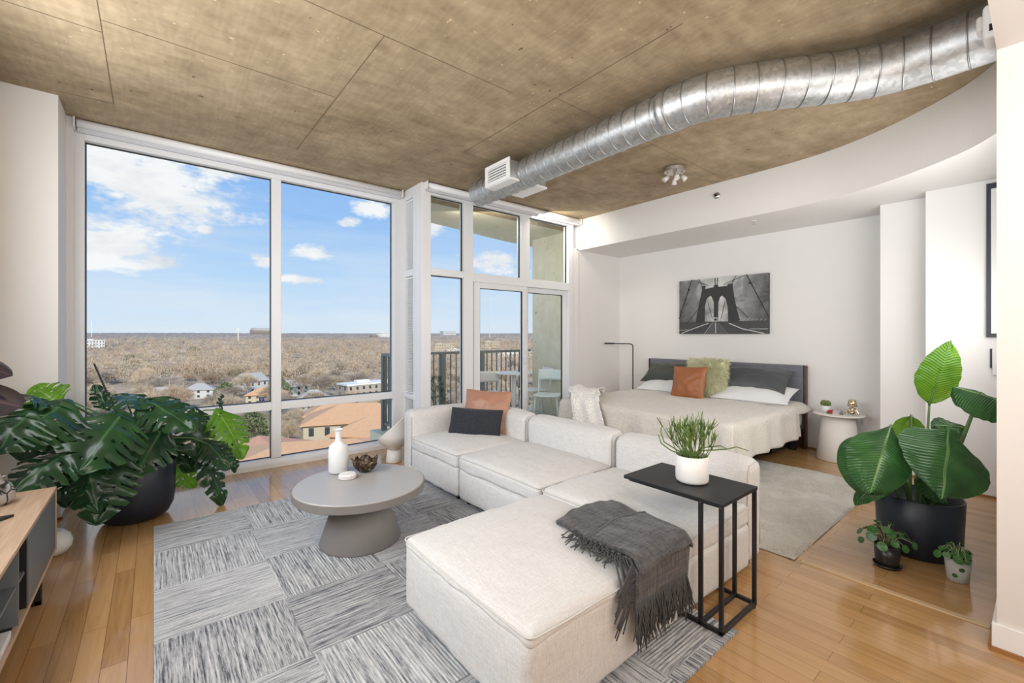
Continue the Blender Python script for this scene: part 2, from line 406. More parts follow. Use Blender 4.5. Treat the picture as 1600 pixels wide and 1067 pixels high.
# ---------------------------------------------------------------- return wall with narrow blinds window
w2 = struct('window_2', G().box(2.37,2.47,4.96,WY+.06,0,CEIL).box(2.37,2.47,4.642,4.745,0,CEIL).box(2.37,2.47,4.745,4.96,2.98,CEIL).box(2.37,2.47,4.745,4.96,2.05,2.12)
   .box(2.355,2.47,4.70,4.99,.60,.645).box(2.37,2.47,4.745,4.96,0,.18), frame_m, bevel=.003)
gp = G(); 
for c,d in ((.18,.6),(.645,2.05),(2.12,2.98)): gp.box(2.435,2.441,4.745,4.96,c,d)
mk('glass_pane', gp, glass_m, w2)
for nm,z0,z1 in (('upper',2.13,2.96),('middle',.66,2.03),('lower',.20,.585)):
    gs = G(); z = z0+.01
    while z < z1-.01:
        gs.add([(2.392,4.752,z+.006),(2.392,4.952,z+.006),(2.412,4.952,z-.004),(2.412,4.752,z-.004),(2.393,4.752,z+.008),(2.393,4.952,z+.008),(2.413,4.952,z-.002),(2.413,4.752,z-.002)],
               [(3,2,1,0),(4,5,6,7),(0,1,5,4),(2,3,7,6)]); z += .019
    t = thing('venetian_blind', (2.40,4.85,z0), 'narrow white slatted blind, %s of the three panes beside the window column' % nm, 'blind', 'slatted blinds in the narrow side window')
    mk('slats', gs, blind_m, t); mk('head_rail', G().box(2.388,2.418,4.748,4.956,z1-.008,z1+.012), blind_m, t); mk('bottom_rail', G().box(2.388,2.416,4.748,4.956,z0-.008,z0+.004), blind_m, t)
    mk('cord', G().tube([(2.387,4.935,z1),(2.387,4.935,z0+.3*(z1-z0))], .0012, 5), blind_m, t)
# ---------------------------------------------------------------- door wall glazing
f0,f1 = DY-.02, DY+.09
w3 = struct('window_3', G().box(2.37,2.49,f0,f1,0,CEIL).box(2.949,3.081,f0,f1,0,2.975).box(3.879,4.018,f0,f1,2.12,2.975).box(4.797,4.90,f0,f1,0,CEIL)
   .box(2.49,4.797,f0,f1,2.975,CEIL).box(2.49,2.949,f0,f1,2.045,2.125).box(3.081,4.797,f0,f1,2.01,2.12).box(2.49,2.949,f0,f1,0,.12), frame_m, bevel=.004)
pane(w3,2.49,2.949,.12,2.045,DY+.04); pane(w3,2.49,2.949,2.125,2.975,DY+.04); pane(w3,3.081,3.879,2.12,2.975,DY+.04); pane(w3,4.018,4.797,2.12,2.975,DY+.04)
mk('corner_trim', G().box(4.90,5.02,DY-.012,DY+.02,0,SZ), wall_m, w3)
def slider(name, x0,x1,gx0,gx1,y):
    d = struct(name, G().box(x0,gx0,y-.02,y+.02,.02,2.01).box(gx1,x1,y-.02,y+.02,.02,2.01).box(gx0,gx1,y-.02,y+.02,1.94,2.01).box(gx0,gx1,y-.02,y+.02,.02,.11), frame_m, bevel=.004)
    pane(d,gx0,gx1,.11,1.94,y); return d
d1 = slider('door_1', 3.10,3.985,3.195,3.905,DY+.015); slider('door_2', 3.93,4.797,4.05,4.735,DY+.065)
mk('door_handle', G().box(3.925,3.945,DY-.04,DY-.006,.95,1.15), frame_m, d1, bevel=.004)
struct('trim_door_track', G().box(3.081,4.797,f0,f1,0,.018), frame_m)
def roller(x0,x1,y,label):
    t = thing('roller_blind', ((x0+x1)/2,y,CEIL-.09), label, 'blind', 'rolled up roller blinds over the windows')
    mk('roll', G().tube([(x0+.02,y-.005,CEIL-.040),(x1-.02,y-.005,CEIL-.040)], .034, 20), blind_m, t, smooth=True)
    mk('fascia', G().box(x0+.02,x1-.02,y+.004,y+.032,CEIL-.105,CEIL-.03), plain('blind_fascia',(.60,.60,.64),.5), t, bevel=.003)
    for x in (x0,x1-.012): mk('bracket', G().box(x,x+.012,y-.045,y+.035,CEIL-.085,CEIL-.002), blind_m, t, bevel=.003)
roller(-.50,2.335,WY-.09,'white rolled up blind running along the top of the big left window')
roller(2.40,5.0,DY-.06,'white rolled up blind above the balcony door and its transom panes')
t = tag(mk('window_sticker', G().box(.83,.872,WY+.010,WY+.0155,.672,.716), plain('navy_sticker',(.01,.015,.16),.4)), 'small navy blue square sticker low on the big left window', 'sticker')
mk('ring_emblem', G().tube([(.851+.009*cos(a*.3142),WY+.009,.694+.009*sin(a*.3142)) for a in range(21)], .0016, 5), plain('sticker_white',(.7,.75,.9),.5), t)

# ---------------------------------------------------------------- rugs
r1 = tag(mk('area_rug', G().box(0,2.045,.89,3.955,.001,.012), rug_m), 'grey and white rug of striped blocks under the coffee table and sofa', 'rug')
def shagtop(u,v):
    x = 2.965+(5.05-2.965)*u; y = .96+(4.25-.96)*v; e = min(u,1-u,v,1-v)
    return (x, y, .004+.018*min(1,e*30)+.006*noise.noise(V((x*14,y*14,0)))+.008*noise.noise(V((x*3,y*3,4))))
g = G().grid(shagtop, 150, 220); g.box(2.97,5.045,.965,4.245,.001,.006)
tag(mk('shag_rug', g, shag_m, smooth=True), 'cream shaggy rug on the floor beside and under the bed', 'rug')

# ---------------------------------------------------------------- sofa
piping_m = plain('linen_piping', (.62,.60,.575), .9)
def wr(q, a=.004, f=9): return noise.noise(V((q.x*f, q.y*f, q.z*f)))*a
def block(x0,x1,y0,y1,z0,z1,r=.035,top=0,front=0,n=14,seed=0, creases=0):
    def fn(q,p):
        b = (1-p.x**2)*(1-p.y**2) if abs(p.x)<1 and abs(p.y)<1 else 0
        if p.z > 0: q.z += top*max(0,(1-p.x**4))*max(0,(1-p.y**4))*p.z + top*.35*b
        q.x += front*(1-p.y**4)*(1-p.z**4)*(p.x if p.x<0 else 0)
        k = V((q.x*5+seed, q.y*5, q.z*7)); d = noise.noise(k)*.008 + noise.noise(k*2.7)*.005
        if creases: d += creases*.007*sin(q.x*55+8*noise.noise(k))*max(0,1-abs(p.x+.5)*2)*(1-p.y**2)
        return q + V((d*.5,d*.5,d))
    return G().rbox(x0,x1,y0,y1,z0,z1,r,n,fn)
def loop(x0,x1,y0,y1,z,top=0,r=.03,lift=0):
    pts = []
    for (cx,cy,a0) in ((x1-r,y1-r,0),(x0+r,y1-r,90),(x0+r,y0+r,180),(x1-r,y0+r,270)):
        for k in range(5): a = math.radians(a0+k*22.5); pts.append(V((cx+r*cos(a),cy+r*sin(a),z)))
    out = []
    for i,p in enumerate(pts):
        q = pts[(i+1)%len(pts)]; m = max(1,int((q-p).length/.05))
        for k in range(m):
            w = p.lerp(q,k/m); nz = noise.noise(V((w.x*5,w.y*5,1)))*.004; out.append(w+V((0,0,nz)))
    return out + [out[0]]
def feet(t,x0,x1,y0,y1):
    for x in (x0+.07,x1-.07):
        for y in (y0+.07,y1-.07): mk('foot', G().lathe([(.022,.0125),(.022,.05)],(x,y,0),12), black_m, t)
sofa_grp = 'linen modules of the sectional sofa'
def module(y0,y1,label,arm=False,seed=0,crease=0):
    x0,x1 = 1.87,2.77
    t = thing('sofa_module', ((x0+x1)/2,(y0+y1)/2,.0), label, 'sofa module', sofa_grp)
    ye = y1-(.16 if arm else .005)
    mk('seat_base', block(x0+.005,x1-.16,y0+.005,ye,.045,.29,.03,0,.01,10,seed), linen_m, t, smooth=True)
    mk('seat_cushion', block(x0,x1-.165,y0+.004,ye,.275,.395,.035,.03,.012,26,seed+5,crease), linen_m, t, smooth=True)
    mk('piping', G().tube(loop(x0-.002,x1-.17,y0+.004,ye,.383), .0042, 6, False), piping_m, t, smooth=True)
    def bf(q,p):
        d = noise.noise(V((q.x*5+seed,q.y*5,q.z*5)))*.008
        q.x += (-.022*(1-p.y**4)*(1-p.z**2) if p.x<0 else 0) + d
        if p.z>0: q.z += .014*(1-p.y**4)*p.z + d*.6 - (.02*max(0,-p.x)*p.z)
        return q
    mk('backrest', G().rbox(x1-.175,x1,y0+.004,y1-.004,.05,.625,.05,14,bf), linen_m, t, smooth=True)
    zz = lambda y: .62
    e = .004
    mk('back_piping', G().tube([(x1-.160,y0+.016,.12),(x1-.166,y0+.016,.40),(x1-.163,y0+.016,.57),(x1-.135,y0+.018,.603),(x1-.06,y0+.018,.612),(x1-.03,y0+.018,.603),(x1-.014,y0+.016,.57),(x1-.012,y0+.016,.12)], .0042, 6), piping_m, t, smooth=True)
    if arm:
        def af(q,p):
            d = noise.noise(V((q.x*5+seed,q.y*5,q.z*5)))*.007
            q.y += (-.02*(1-p.x**4)*(1-p.z**2) if p.y<0 else 0)+d
            if p.z>0: q.z += .012*(1-p.x**4)*p.z + d*.5
            return q
        mk('side_back', G().rbox(x0-.005,x1-.18,y1-.17,y1,.05,.625,.05,14,af), linen_m, t, smooth=True)
        mk('side_piping', G().tube([(x0+.008,y1-.160,.12),(x0+.008,y1-.164,.40),(x0+.008,y1-.160,.57),(x0+.010,y1-.13,.603),(x0+.010,y1-.05,.606),(x0+.010,y1-.018,.57),(x0+.010,y1-.014,.12)], .0042, 6), piping_m, t, smooth=True)
    feet(t,x0,x1,y0,y1); return t
module(2.985,3.955,'far corner sofa module in pale linen with two backs holding the pillows',True,1)
module(2.02,2.975,'middle sofa module in pale linen with a creased seat and low back',False,2,1)
module(1.06,2.01,'sofa module in pale linen behind the black side table',False,3,.4)
ot = thing('ottoman_module',(1.39,1.51,0),'square pale linen ottoman in front with the grey throw on it','ottoman',sofa_grp)
mk('seat_base', block(.935,1.85,1.055,1.965,.045,.365,.035,0,.012,14,9), linen_m, ot, smooth=True)
mk('seat_cushion', block(.935,1.852,1.053,1.967,.32,.380,.03,.035,.008,26,11), linen_m, ot, smooth=True)
mk('piping', G().tube(loop(.932,1.854,1.050,1.970,.367), .0036, 6, False), piping_m, ot, smooth=True)
feet(ot,.935,1.85,1.055,1.965)

# ---------------------------------------------------------------- pillows
def pillow_g(c, right, up, w, h, t, seed=0, pinch=.06, n=26, wrk=.006, pw=2.2):
    c = V(c); rt = V(right).normalized(); u = V(up); u = (u-rt*u.dot(rt)).normalized(); nm = rt.cross(u); g = G()
    for sg in (1,-1):
        def fn(a,b):
            x = 2*a-1; y = 2*b-1
            th = max(0,(1-abs(x)**pw))*max(0,(1-abs(y)**pw)); th = th**.55*t/2
            px = x*(1-pinch*(1-y*y))*w/2; py = y*(1-pinch*(1-x*x))*h/2
            e = 1 if th<1e-9 else 1
            k = V((x*3+seed,y*3,sg)); d = noise.noise(k)*wrk*3*(th/(t/2)) + wrk*sin(9*math.atan2(y,x)+seed)*(x*x+y*y)*th/(t/2)
            return c + rt*px + u*py + nm*sg*(th+d*(th>0))
        if sg>0: g.grid(fn,n,n)
        else: g.grid(lambda a,b: fn(1-a,b),n,n)
    return g
def pillow(name, c, right, up, w, h, t, m, label, seed=0, cat='pillow', grp=None, edge=None, **k):
    th = thing(name, c, label, cat, grp)
    mk('cover', pillow_g(c,right,up,w,h,t,seed,**k), m, th, smooth=True)
    c = V(c); rt = V(right).normalized(); u = V(up); u = (u-rt*u.dot(rt)).normalized(); P = k.get('pinch',.06); pts = []
    for (a,b) in [(i/10*2-1,-1) for i in range(10)]+[(1,i/10*2-1) for i in range(10)]+[(1-i/10*2,1) for i in range(10)]+[(-1,1-i/10*2) for i in range(11)]:
        pts.append(c+rt*(a*(1-P*(1-b*b))*w/2)+u*(b*(1-P*(1-a*a))*h/2))
    mk('seam', G().tube(pts,.003,6,False), edge or m, th, smooth=True); return th
pillow('throw_pillow',(2.50,3.45,.595),(.58,-.82,-.03),(.30,.10,.93),.47,.44,.15,blush_m,'tan leather pillow leaning in the sofa corner behind the navy one',3)
pillow('lumbar_pillow',(2.335,3.40,.515),(.64,-.768,-.03),(.34,.26,.9),.50,.29,.13,navy_m,'dark navy woven lumbar pillow on the far sofa corner',5,pinch=.03,wrk=.003)

# ---------------------------------------------------------------- bed
by0,by1 = 1.80,3.82; bx0,bx1 = 3.98,5.93
bed = thing('bed',(5.0,2.85,0),'wide bed with ivory coverlet and grey upholstered headboard against the wall','bed')
mk('mattress', G().rbox(bx0+.02,bx1,by0+.03,by1-.03,.26,.535,.06,8), sheet_m, bed, smooth=True)
mk('bed_frame', G().box(bx0+.05,bx1,by0+.04,by1-.04,.16,.26), black_m, bed, bevel=.01)
for x in (bx0+.15,bx1-.1):
    for y in (by0+.1,by1-.1): mk('leg', G().box(x-.03,x+.03,y-.03,y+.03,.0,.16), black_m, bed)
hb = mk('headboard', G().rbox(5.935,5.99,1.83,3.90,.22,.985,.02,8), head_m, bed, smooth=True)
mk('headboard_back', G().box(5.99,6.035,1.815,3.915,.0,.985).box(5.935,5.99,1.808,1.828,.0,.985).box(5.935,5.99,3.902,3.918,.0,.985), dwood_m, bed, bevel=.003)
def cover(u,v):
    # u along X (foot -> head), v across Y
    Lx = bx1-bx0-.42; D = .36
    s = -D + u*(Lx+D); 
    W = by1-by0; tt = -D + v*(W+2*D)
    dx = max(0,-s); dy = max(0,-tt, tt-W)
    x = bx0+max(0,s); y = by0+min(W,max(0,tt))
    r = .06
    def arc(d):  # returns outward, downward
        if d < r*PI/2: a = d/r; return r*sin(a), r*(1-cos(a))
        return r+.10*(d-r*PI/2), r+(d-r*PI/2)
    ox,dxx = arc(dx); oy,dyy = arc(dy)
    sgn = -1 if tt < 0 else 1
    z = .552 - math.sqrt(dxx**2+dyy**2)
    if dx>0 and dy>0: ox*=.8; oy*=.8
    fold = .018*sin(x*17+3*noise.noise(V((x*2,0,0))))*min(1,dyy*5) + .018*sin(y*15+3*noise.noise(V((y*2,1,0))))*min(1,dxx*5)
    hem = .21+.05*noise.noise(V((x*1.7,y*1.7,2)))
    z = max(hem, z)
    top = .016*noise.noise(V((x*2.2,y*2.2,0)))+.007*noise.noise(V((x*7,y*7,3)))+.004*noise.noise(V((x*16,y*16,3)))
    head = .05*max(0,(s-1.25)/.3)*(1 if dyy==0 else 0)*0
    return (x-ox-(fold if dxx>0 else 0)*(1 if dyy<.05 else .4), y+sgn*(oy+(fold if dyy>0 else 0)), z+top*(1 if dxx+dyy==0 else .4))
mk('coverlet', G().grid(cover,90,120), cover_m, bed, smooth=True, solid=.012)
mk('sheet_fold', G().grid(lambda u,v: (5.42+u*.50, 1.73+v*2.16, .555+.012*noise.noise(V((u*3,v*12,0)))-max(0,(.06-v)*5,(v-.94)*5)**1.5*.5), 12, 60), cover_m, bed, smooth=True, solid=.012)
pw = dict(pinch=.05, n=24)
pillow('bed_pillow',(5.60,2.25,.645),(.05,-1,0),(.97,.05,.30),.84,.46,.19,sheet_m,'white sleeping pillow on the near side of the bed',1,grp='sleeping pillows on the bed',**pw)
pillow('bed_pillow',(5.64,3.36,.645),(.05,-1,0),(.97,.05,.30),.84,.46,.19,sheet_m,'white sleeping pillow at the far side of the bed below the olive one',2,grp='sleeping pillows on the bed',**pw)
pillow('satin_pillow',(5.70,2.32,.80),(.03,-1,-.02),(.80,.0,.60),.84,.40,.21,slate_m,'slate grey satin pillow lying on the near white pillow',3,**pw)
pillow('satin_pillow',(5.72,3.42,.80),(.03,-1,.02),(.80,.0,.60),.78,.40,.21,olive_m,'dark olive satin pillow at the far end against the headboard',4,**pw)
pillow('leather_pillow',(5.30,2.915,.74),(.05,-1,.02),(.28,.0,.96),.44,.42,.14,tan_m,'cognac leather square pillow standing in front on the bed',6)
fc, fr, fu = V((5.50,2.78,.81)), V((.02,-1,0)), V((.20,0,.98))
ft = thing('fur_pillow', fc, 'shaggy moss green fur pillow behind the leather one on the bed', 'pillow')
mk('cover', pillow_g(fc,fr,fu,.52,.48,.15,8,wrk=.008), fur_m, ft, smooth=True)
g = G(); nm_ = fr.cross(fu.normalized())
for i in range(15000):
    x = R_.uniform(-1,1); y = R_.uniform(-1,1); sg = 1 if R_.random()<.7 else -1
    th = (max(0,1-abs(x)**2.2)*max(0,1-abs(y)**2.2))**.55*.075
    out = (nm_*sg*(.3+th*12) + fr*x*1.0 + fu.normalized()*y*.9).normalized()
    p = fc + fr*(x*.25) + fu.normalized()*(y*.23) + nm_*sg*th
    cl = noise.noise_vector(p*26)*.9
    d = (out + cl + V((R_.gauss(0,.25),R_.gauss(0,.25),R_.gauss(0,.25)-.25))).normalized()*R_.uniform(.03,.055)
    s_ = d.cross(V((R_.gauss(0,1),R_.gauss(0,1),R_.gauss(0,1)))).normalized()*.0016
    q = p+d*.6; e = p+d+V((0,0,-.012))
    g.add([p-s_,p+s_,q+s_,q-s_,e],[(0,1,2,3),(3,2,4)])
mk('fur', g, fur_m, ft)
# chunky knit throw
pth = [V(p) for p in ((4.62,3.98,.585),(4.45,3.88,.63),(4.25,3.76,.655),(4.10,3.62,.655),(3.98,3.50,.635),(3.875,3.40,.575),(3.835,3.34,.48),(3.82,3.30,.38),(3.80,3.28,.28))]
def catm(p,t):
    n = len(p)-1; i = min(n-1,int(t*n)); k = t*n-i; a=p[max(0,i-1)]; b=p[i]; c=p[i+1]; d=p[min(n,i+2)]
    return .5*((2*b)+(-a+c)*k+(2*a-5*b+4*c-d)*k*k+(-a+3*b-3*c+d)*k**3)
def knit(u,v):
    p = catm(pth,u); w = .46*(1-.15*sin(u*3)); sd = V((.38,-.92,0)) if u<.5 else V((.12,-.99,0))
    q = p+sd*((v-.5)*w)
    st = .011*abs(sin(u*PI*22))*abs(sin((v*13+.5*(int(u*22)%2))*PI))
    q.z += .03*noise.noise(V((u*7,v*5,0)))*(1 if u<.6 else 0)+st + .04*max(0,sin(v*PI*2.2))*(u<.55)*(1-u)
    q.x -= (st+.015*sin(v*14))*(u>.6)
    return q
tag(mk('knit_throw', G().grid(knit,200,130), knit_m, smooth=True, solid=.01),'chunky white knitted throw draped over the far foot corner of the bed','blanket')
tag(mk('storage_box', G().box(4.30,4.55,1.90,2.25,.024,.145), ceram_m, bevel=.005),'white low box pushed under the near foot of the bed','box')
tag(mk('storage_box', G().box(5.35,5.85,1.95,2.5,.024,.12).box(5.37,5.83,1.97,2.48,.12,.135), blackg_m, bevel=.005),'black low box under the head end of the bed','box')

# ---------------------------------------------------------------- picture
pic = thing('canvas_print',(6.03,2.84,1.363),'black and white canvas print of a stone bridge tower above the bed','picture')
def pq(x,y,lay=1):
    u = (x-128)/1297.; u = u*(1+.0*u); top = 190-120*u; v = (955-y)/(955-top)
    return V((6.013-.0009*lay, 3.45-u*1.216, 1.363+v*.772))
def gray(name,v,w=.1,sc=30): return plain(name,(v,v,v),.5,var=w,scale=sc)
def skymat():
    n = N('print_cloudy_sky'); p = n.pos(); sx = n.n('ShaderNodeSeparateXYZ'); n.link(p,sx.inputs[0])
    d = n.math('ABSOLUTE', n.math('SUBTRACT', sx.outputs[1], 2.85)); 
    z = n.math('MULTIPLY', n.math('SUBTRACT', sx.outputs[2], 1.75), .35)
    f = n.math('ADD', n.math('SUBTRACT', n.math('ADD', .86, z), n.math('MULTIPLY', d, 1.25)), n.math('MULTIPLY', n.math('SUBTRACT', n.noise(p,5,5,.6,.4), .5), 1.3))
    n.color(n.ramp(f, [(0,(.06,.06,.06)),(.5,(.24,.24,.24)),(1,(.72,.72,.70))])); n.set(Roughness=.5); return n.m
mk('canvas', G().box(6.015,6.048,2.234,3.45,1.363,2.135), black_m, pic, bevel=.002)
mk('print', G().add([pq(128,190,0),pq(1425,70,0),pq(1425,955,0),pq(128,955,0)],[(0,3,2,1)]), skymat(), pic)
def poly(g, pts, lay): g.add([pq(x,y,lay) for x,y in pts],[tuple(range(len(pts)))])
def stroke(g, pts, w, lay):
    for (x0,y0),(x1,y1) in zip(pts,pts[1:]):
        L = math.hypot(x1-x0,y1-y0) or 1; nx,ny = -(y1-y0)/L*w/2,(x1-x0)/L*w/2
        poly(g,[(x0-nx,y0-ny),(x1-nx,y1-ny),(x1+nx,y1+ny),(x0+nx,y0+ny)],lay)
g = G()   # fine suspender lines
for k in range(13):
    stroke(g,[(300+k*15,200-k*2+k*6),(150+k*22,780)],2.2,1); stroke(g,[(1130-k*13,130+k*9),(1400-k*26,800)],2.2,1)
for k in range(8): stroke(g,[(135,250+k*60),(480-k*8,300+k*52)],2,1); stroke(g,[(960+k*8,280+k*52),(1420,180+k*66)],2,1)
for k in range(7): stroke(g,[(560+k*42,250-k*3),(600+k*30,150-k*4)],2,1)
mk('suspender_lines', g, gray('print_mid_grey',.22), pic)
g = G(); poly(g,[(128,955),(128,790),(400,780),(1060,770),(1425,760),(1425,955)],2); mk('deck', g, gray('print_dark_ground',.06,.5,60), pic)
g = G()
poly(g,[(395,795),(455,500),(500,300),(488,255),(556,252),(545,300),(690,268),(690,395),(630,395),(570,440),(545,560),(540,790)],3)
poly(g,[(700,268),(880,255),(880,225),(955,220),(955,275),(975,420),(1010,600),(1060,785),(890,790),(880,560),(850,440),(800,395),(700,395)],3)
poly(g,[(680,240),(745,236),(745,560),(742,760),(675,760),(680,560)],3.2)
poly(g,[(630,395),(800,395),(770,420),(745,500),(680,500),(650,420)],3)
mk('bridge_tower', g, gray('print_tower',.035,.4,50), pic)
g = G(); stroke(g,[(335,170),(128,735)],13,4); stroke(g,[(1140,90),(1420,700)],13,4); stroke(g,[(610,390),(230,830)],9,4); stroke(g,[(790,345),(1160,720)],9,4)
stroke(g,[(445,160),(500,240)],9,4); stroke(g,[(1000,105),(940,215)],9,4); stroke(g,[(335,165),(600,250)],6,4); stroke(g,[(1130,95),(820,235)],6,4)
stroke(g,[(697,140),(702,240)],11,4); stroke(g,[(735,135),(730,240)],11,4); stroke(g,[(590,500),(660,740)],6,4); stroke(g,[(845,470),(785,740)],6,4)
for x,y in ((290,310),(1185,215)): poly(g,[(x-16,y-14),(x+16,y-14),(x+16,y+14),(x-16,y+14)],4)
mk('cables', g, gray('print_black',.02), pic)
g = G(); poly(g,[(530,950),(660,790),(750,790),(900,950)],4.4); mk('walkway', g, gray('print_walkway',.10,.3,80), pic)
g = G(); stroke(g,[(540,950),(662,790)],5,5); stroke(g,[(708,950),(706,790)],12,5); stroke(g,[(170,948),(330,890),(600,800)],11,5); stroke(g,[(1370,950),(1080,880),(900,800)],14,5)
stroke(g,[(130,900),(340,895)],7,5); stroke(g,[(1180,885),(1420,885)],7,5); poly(g,[(672,745),(672,715),(735,715),(735,745),(720,745),(720,728),(690,728),(690,745)],5)
for k in range(7): stroke(g,[(1040+k*55,760),(1075+k*55,760-(k*37)%40)],4,5)
mk('highlights', g, gray('print_light',.55), pic)

# ---------------------------------------------------------------- nightstand and things on it
nx_,ny_ = 5.76,1.44
ns = thing('nightstand',(nx_,ny_,0),'round cream side table with a flat top beside the bed','side table')
mk('table_top', G().lathe([(.0,.482),(.225,.482),(.232,.488),(.225,.497),(0,.498)],(nx_,ny_,0),56), cream_m, ns, smooth=False)
mk('base', G().lathe([(.200,.001),(.202,.01),(.145,.482)],(nx_-.02,ny_,0),56), cream_m, ns, smooth=True)
cp = thing('cactus_pot',(nx_-.05,ny_+.105,.499),'small white pot with a heart-shaped cactus on the nightstand','potted plant')
mk('pot', G().lathe([(.036,.499),(.046,.575),(.041,.575),(.038,.55),(0,.55)],(nx_-.05,ny_+.105,0),28), ceram_m, cp, smooth=True)
g = G()
for sy in (-1,1): g.lathe([(.0,-.035)]+[(.030*sin(a*PI/10),-.035*cos(a*PI/10)) for a in range(1,10)]+[(0,.035)],(nx_-.05,ny_+.105+sy*.020,.600),18,Matrix.Rotation(sy*.45,3,'X')@Matrix.Diagonal((.65,1,1)))
mk('cactus', g, pstem_m, cp, smooth=True)
def elephant(x,y,m,k,label,rz=0):
    t = thing('animal_figurine',(x,y,.499),label,'figurine')
    g = G(); M = Matrix.Rotation(rz,3,'Z')
    def P(a,b,c): return M@V((a*k,b*k,c*k))+V((x,y,.499))
    def ball(c,r,sc=(1,1,1)): g.lathe([(.0001,-r*k)]+[(r*k*sin(a*PI/8),-r*k*cos(a*PI/8)) for a in range(1,8)]+[(.0001,r*k)],P(*c),14,M@Matrix.Diagonal(sc))
    ball((0,0,.026),.016,(1.35,.95,1)); ball((.024,0,.034),.012); ball((.020,.012,.034),.010,(.35,1,1.1)); ball((.020,-.012,.034),.010,(.35,1,1.1))
    for a in (-.013,.013):
        for b in (-.009,.009): g.tube([P(a,b,.024),P(a,b,0.0)],[.0065*k,.006*k],8)
    g.tube([P(.033,0,.032),P(.042,0,.022),P(.043,0,.012),P(.049,0,.010)],[.005*k,.004*k,.003*k,.002*k],8)
    mk('body', g, m, t, smooth=True)
elephant(nx_-.105,ny_+.055,plain('red_glaze',(.42,.03,.03),.3),1.0,'tiny red elephant figurine in front of the cactus pot',-2.3)
elephant(nx_-.075,ny_-.04,plain('grey_glaze',(.25,.25,.27),.35),.8,'tiny grey elephant figurine between the red one and the gold lamp',-2.0)
lp = thing('figure_lamp',(nx_+.02,ny_-.115,.499),'small shiny gold lamp shaped like a crouching figure on the nightstand','lamp')
lx,ly = nx_+.02,ny_-.115
mk('lamp_shade', G().lathe([(.046,.585),(.034,.655),(.031,.655),(.043,.585)],(lx,ly,0),32), gold_m, lp, smooth=True)
g = G()
def bal(c,r,sc=(1,1,1)): g.lathe([(.0001,-r)]+[(r*sin(a*PI/8),-r*cos(a*PI/8)) for a in range(1,8)]+[(.0001,r)],(lx+c[0],ly+c[1],.499+c[2]),16,Matrix.Diagonal(sc))
bal((0,0,.022),.021,(1,1.1,.9)); bal((0,0,.05),.018,(.9,1.1,1.5)); g.tube([(lx,ly,.56),(lx,ly,.62)],.008,10)
for sy in (-1,1):
    g.tube([(lx-.005,ly+sy*.012,.515),(lx-.045,ly+sy*.028,.53),(lx-.06,ly+sy*.032,.508),(lx-.078,ly+sy*.034,.506)],[.011,.009,.007,.006],8)
    g.tube([(lx,ly+sy*.018,.565),(lx-.01,ly+sy*.038,.548),(lx+.002,ly+sy*.052,.520),(lx-.012,ly+sy*.060,.505)],[.007,.006,.006,.005],8)
mk('figure_base', g, gold_m, lp, smooth=True)
def outlet(name,par,x,y,z,ax):
    g = G(); g.box(*((x-.006,x,y-.036,y+.036) if ax=='x' else (x-.036,x+.036,y,y+.006)),z-.058,z+.058)
    o = mk(name,g,trim_m,bevel=.002); return o
o = tag(outlet('wall_outlet',None,BX,1.30,.40,'x'),'white wall outlet low behind the nightstand','outlet')
mk('socket', G().box(BX-.008,BX-.006,1.285,1.315,.36,.44), plain('outlet_face',(.6,.6,.6),.5), o)
# floor lamp
fl = thing('floor_lamp',(5.90,4.18,0),'thin black floor lamp with a horizontal arm beside the far bed corner','floor lamp')
mk('base', G().lathe([(.0,.0),(.11,.0),(.11,.012),(.0,.014)],(5.90,4.18,0),32), black_m, fl)
mk('pole', G().tube([(5.90,4.18,.012),(5.90,4.18,1.17),(5.893,4.186,1.19),(5.875,4.20,1.203),(5.85,4.225,1.208),(5.57,4.42,1.213)],.0085,10), black_m, fl, smooth=True)
mk('lamp_head', G().tube([(5.66,4.357,1.211),(5.53,4.448,1.214)],.0125,12), black_m, fl, smooth=True)

# ---------------------------------------------------------------- side table with pencil cactus
st = thing('side_table',(2.13,1.17,0),'black metal C-shaped side table standing over the sofa end','side table')
mk('table_top', G().box(1.95,2.315,.91,1.44,.582,.600), black_m, st, bevel=.002)
q = .009
for ly_ in (.92,1.015):
    for lx_ in (1.955,2.30): mk('leg', G().box(lx_-q,lx_+q,ly_-q,ly_+q,.018,.582), black_m, st, bevel=.002)
mk('foot_frame', G().box(1.955-q,1.955+q,.911,1.40,.014,.032).box(2.30-q,2.30+q,.911,1.40,.014,.032).box(1.955,2.30,.911,.929,.014,.032).box(1.955,2.30,1.006,1.024,.014,.032), black_m, st, bevel=.002)
for x in (1.955,2.30): mk('foot_pad', G().lathe([(.011,.0125 if x<2 else .0),(.011,.016)],(x,.925,0),12), black_m, st)
mk('under_rail', G().box(1.97,1.985,.93,1.42,.570,.582), black_m, st)
px_,py_ = 2.135,1.155
pc = thing('pencil_cactus',(px_,py_,.601),'pencil cactus with many thin green stems in a white pot on the side table','potted plant')
mk('pot', G().lathe([(.066,.601),(.076,.607),(.080,.62),(.080,.735),(.076,.737),(.073,.73),(.072,.715)],(px_,py_,0),48), ceram_m, pc, smooth=True)
mk('soil', G().lathe([(.0,.718),(.072,.715)],(px_,py_,0),24), soil_m, pc)
g = G(); R_.seed(21)
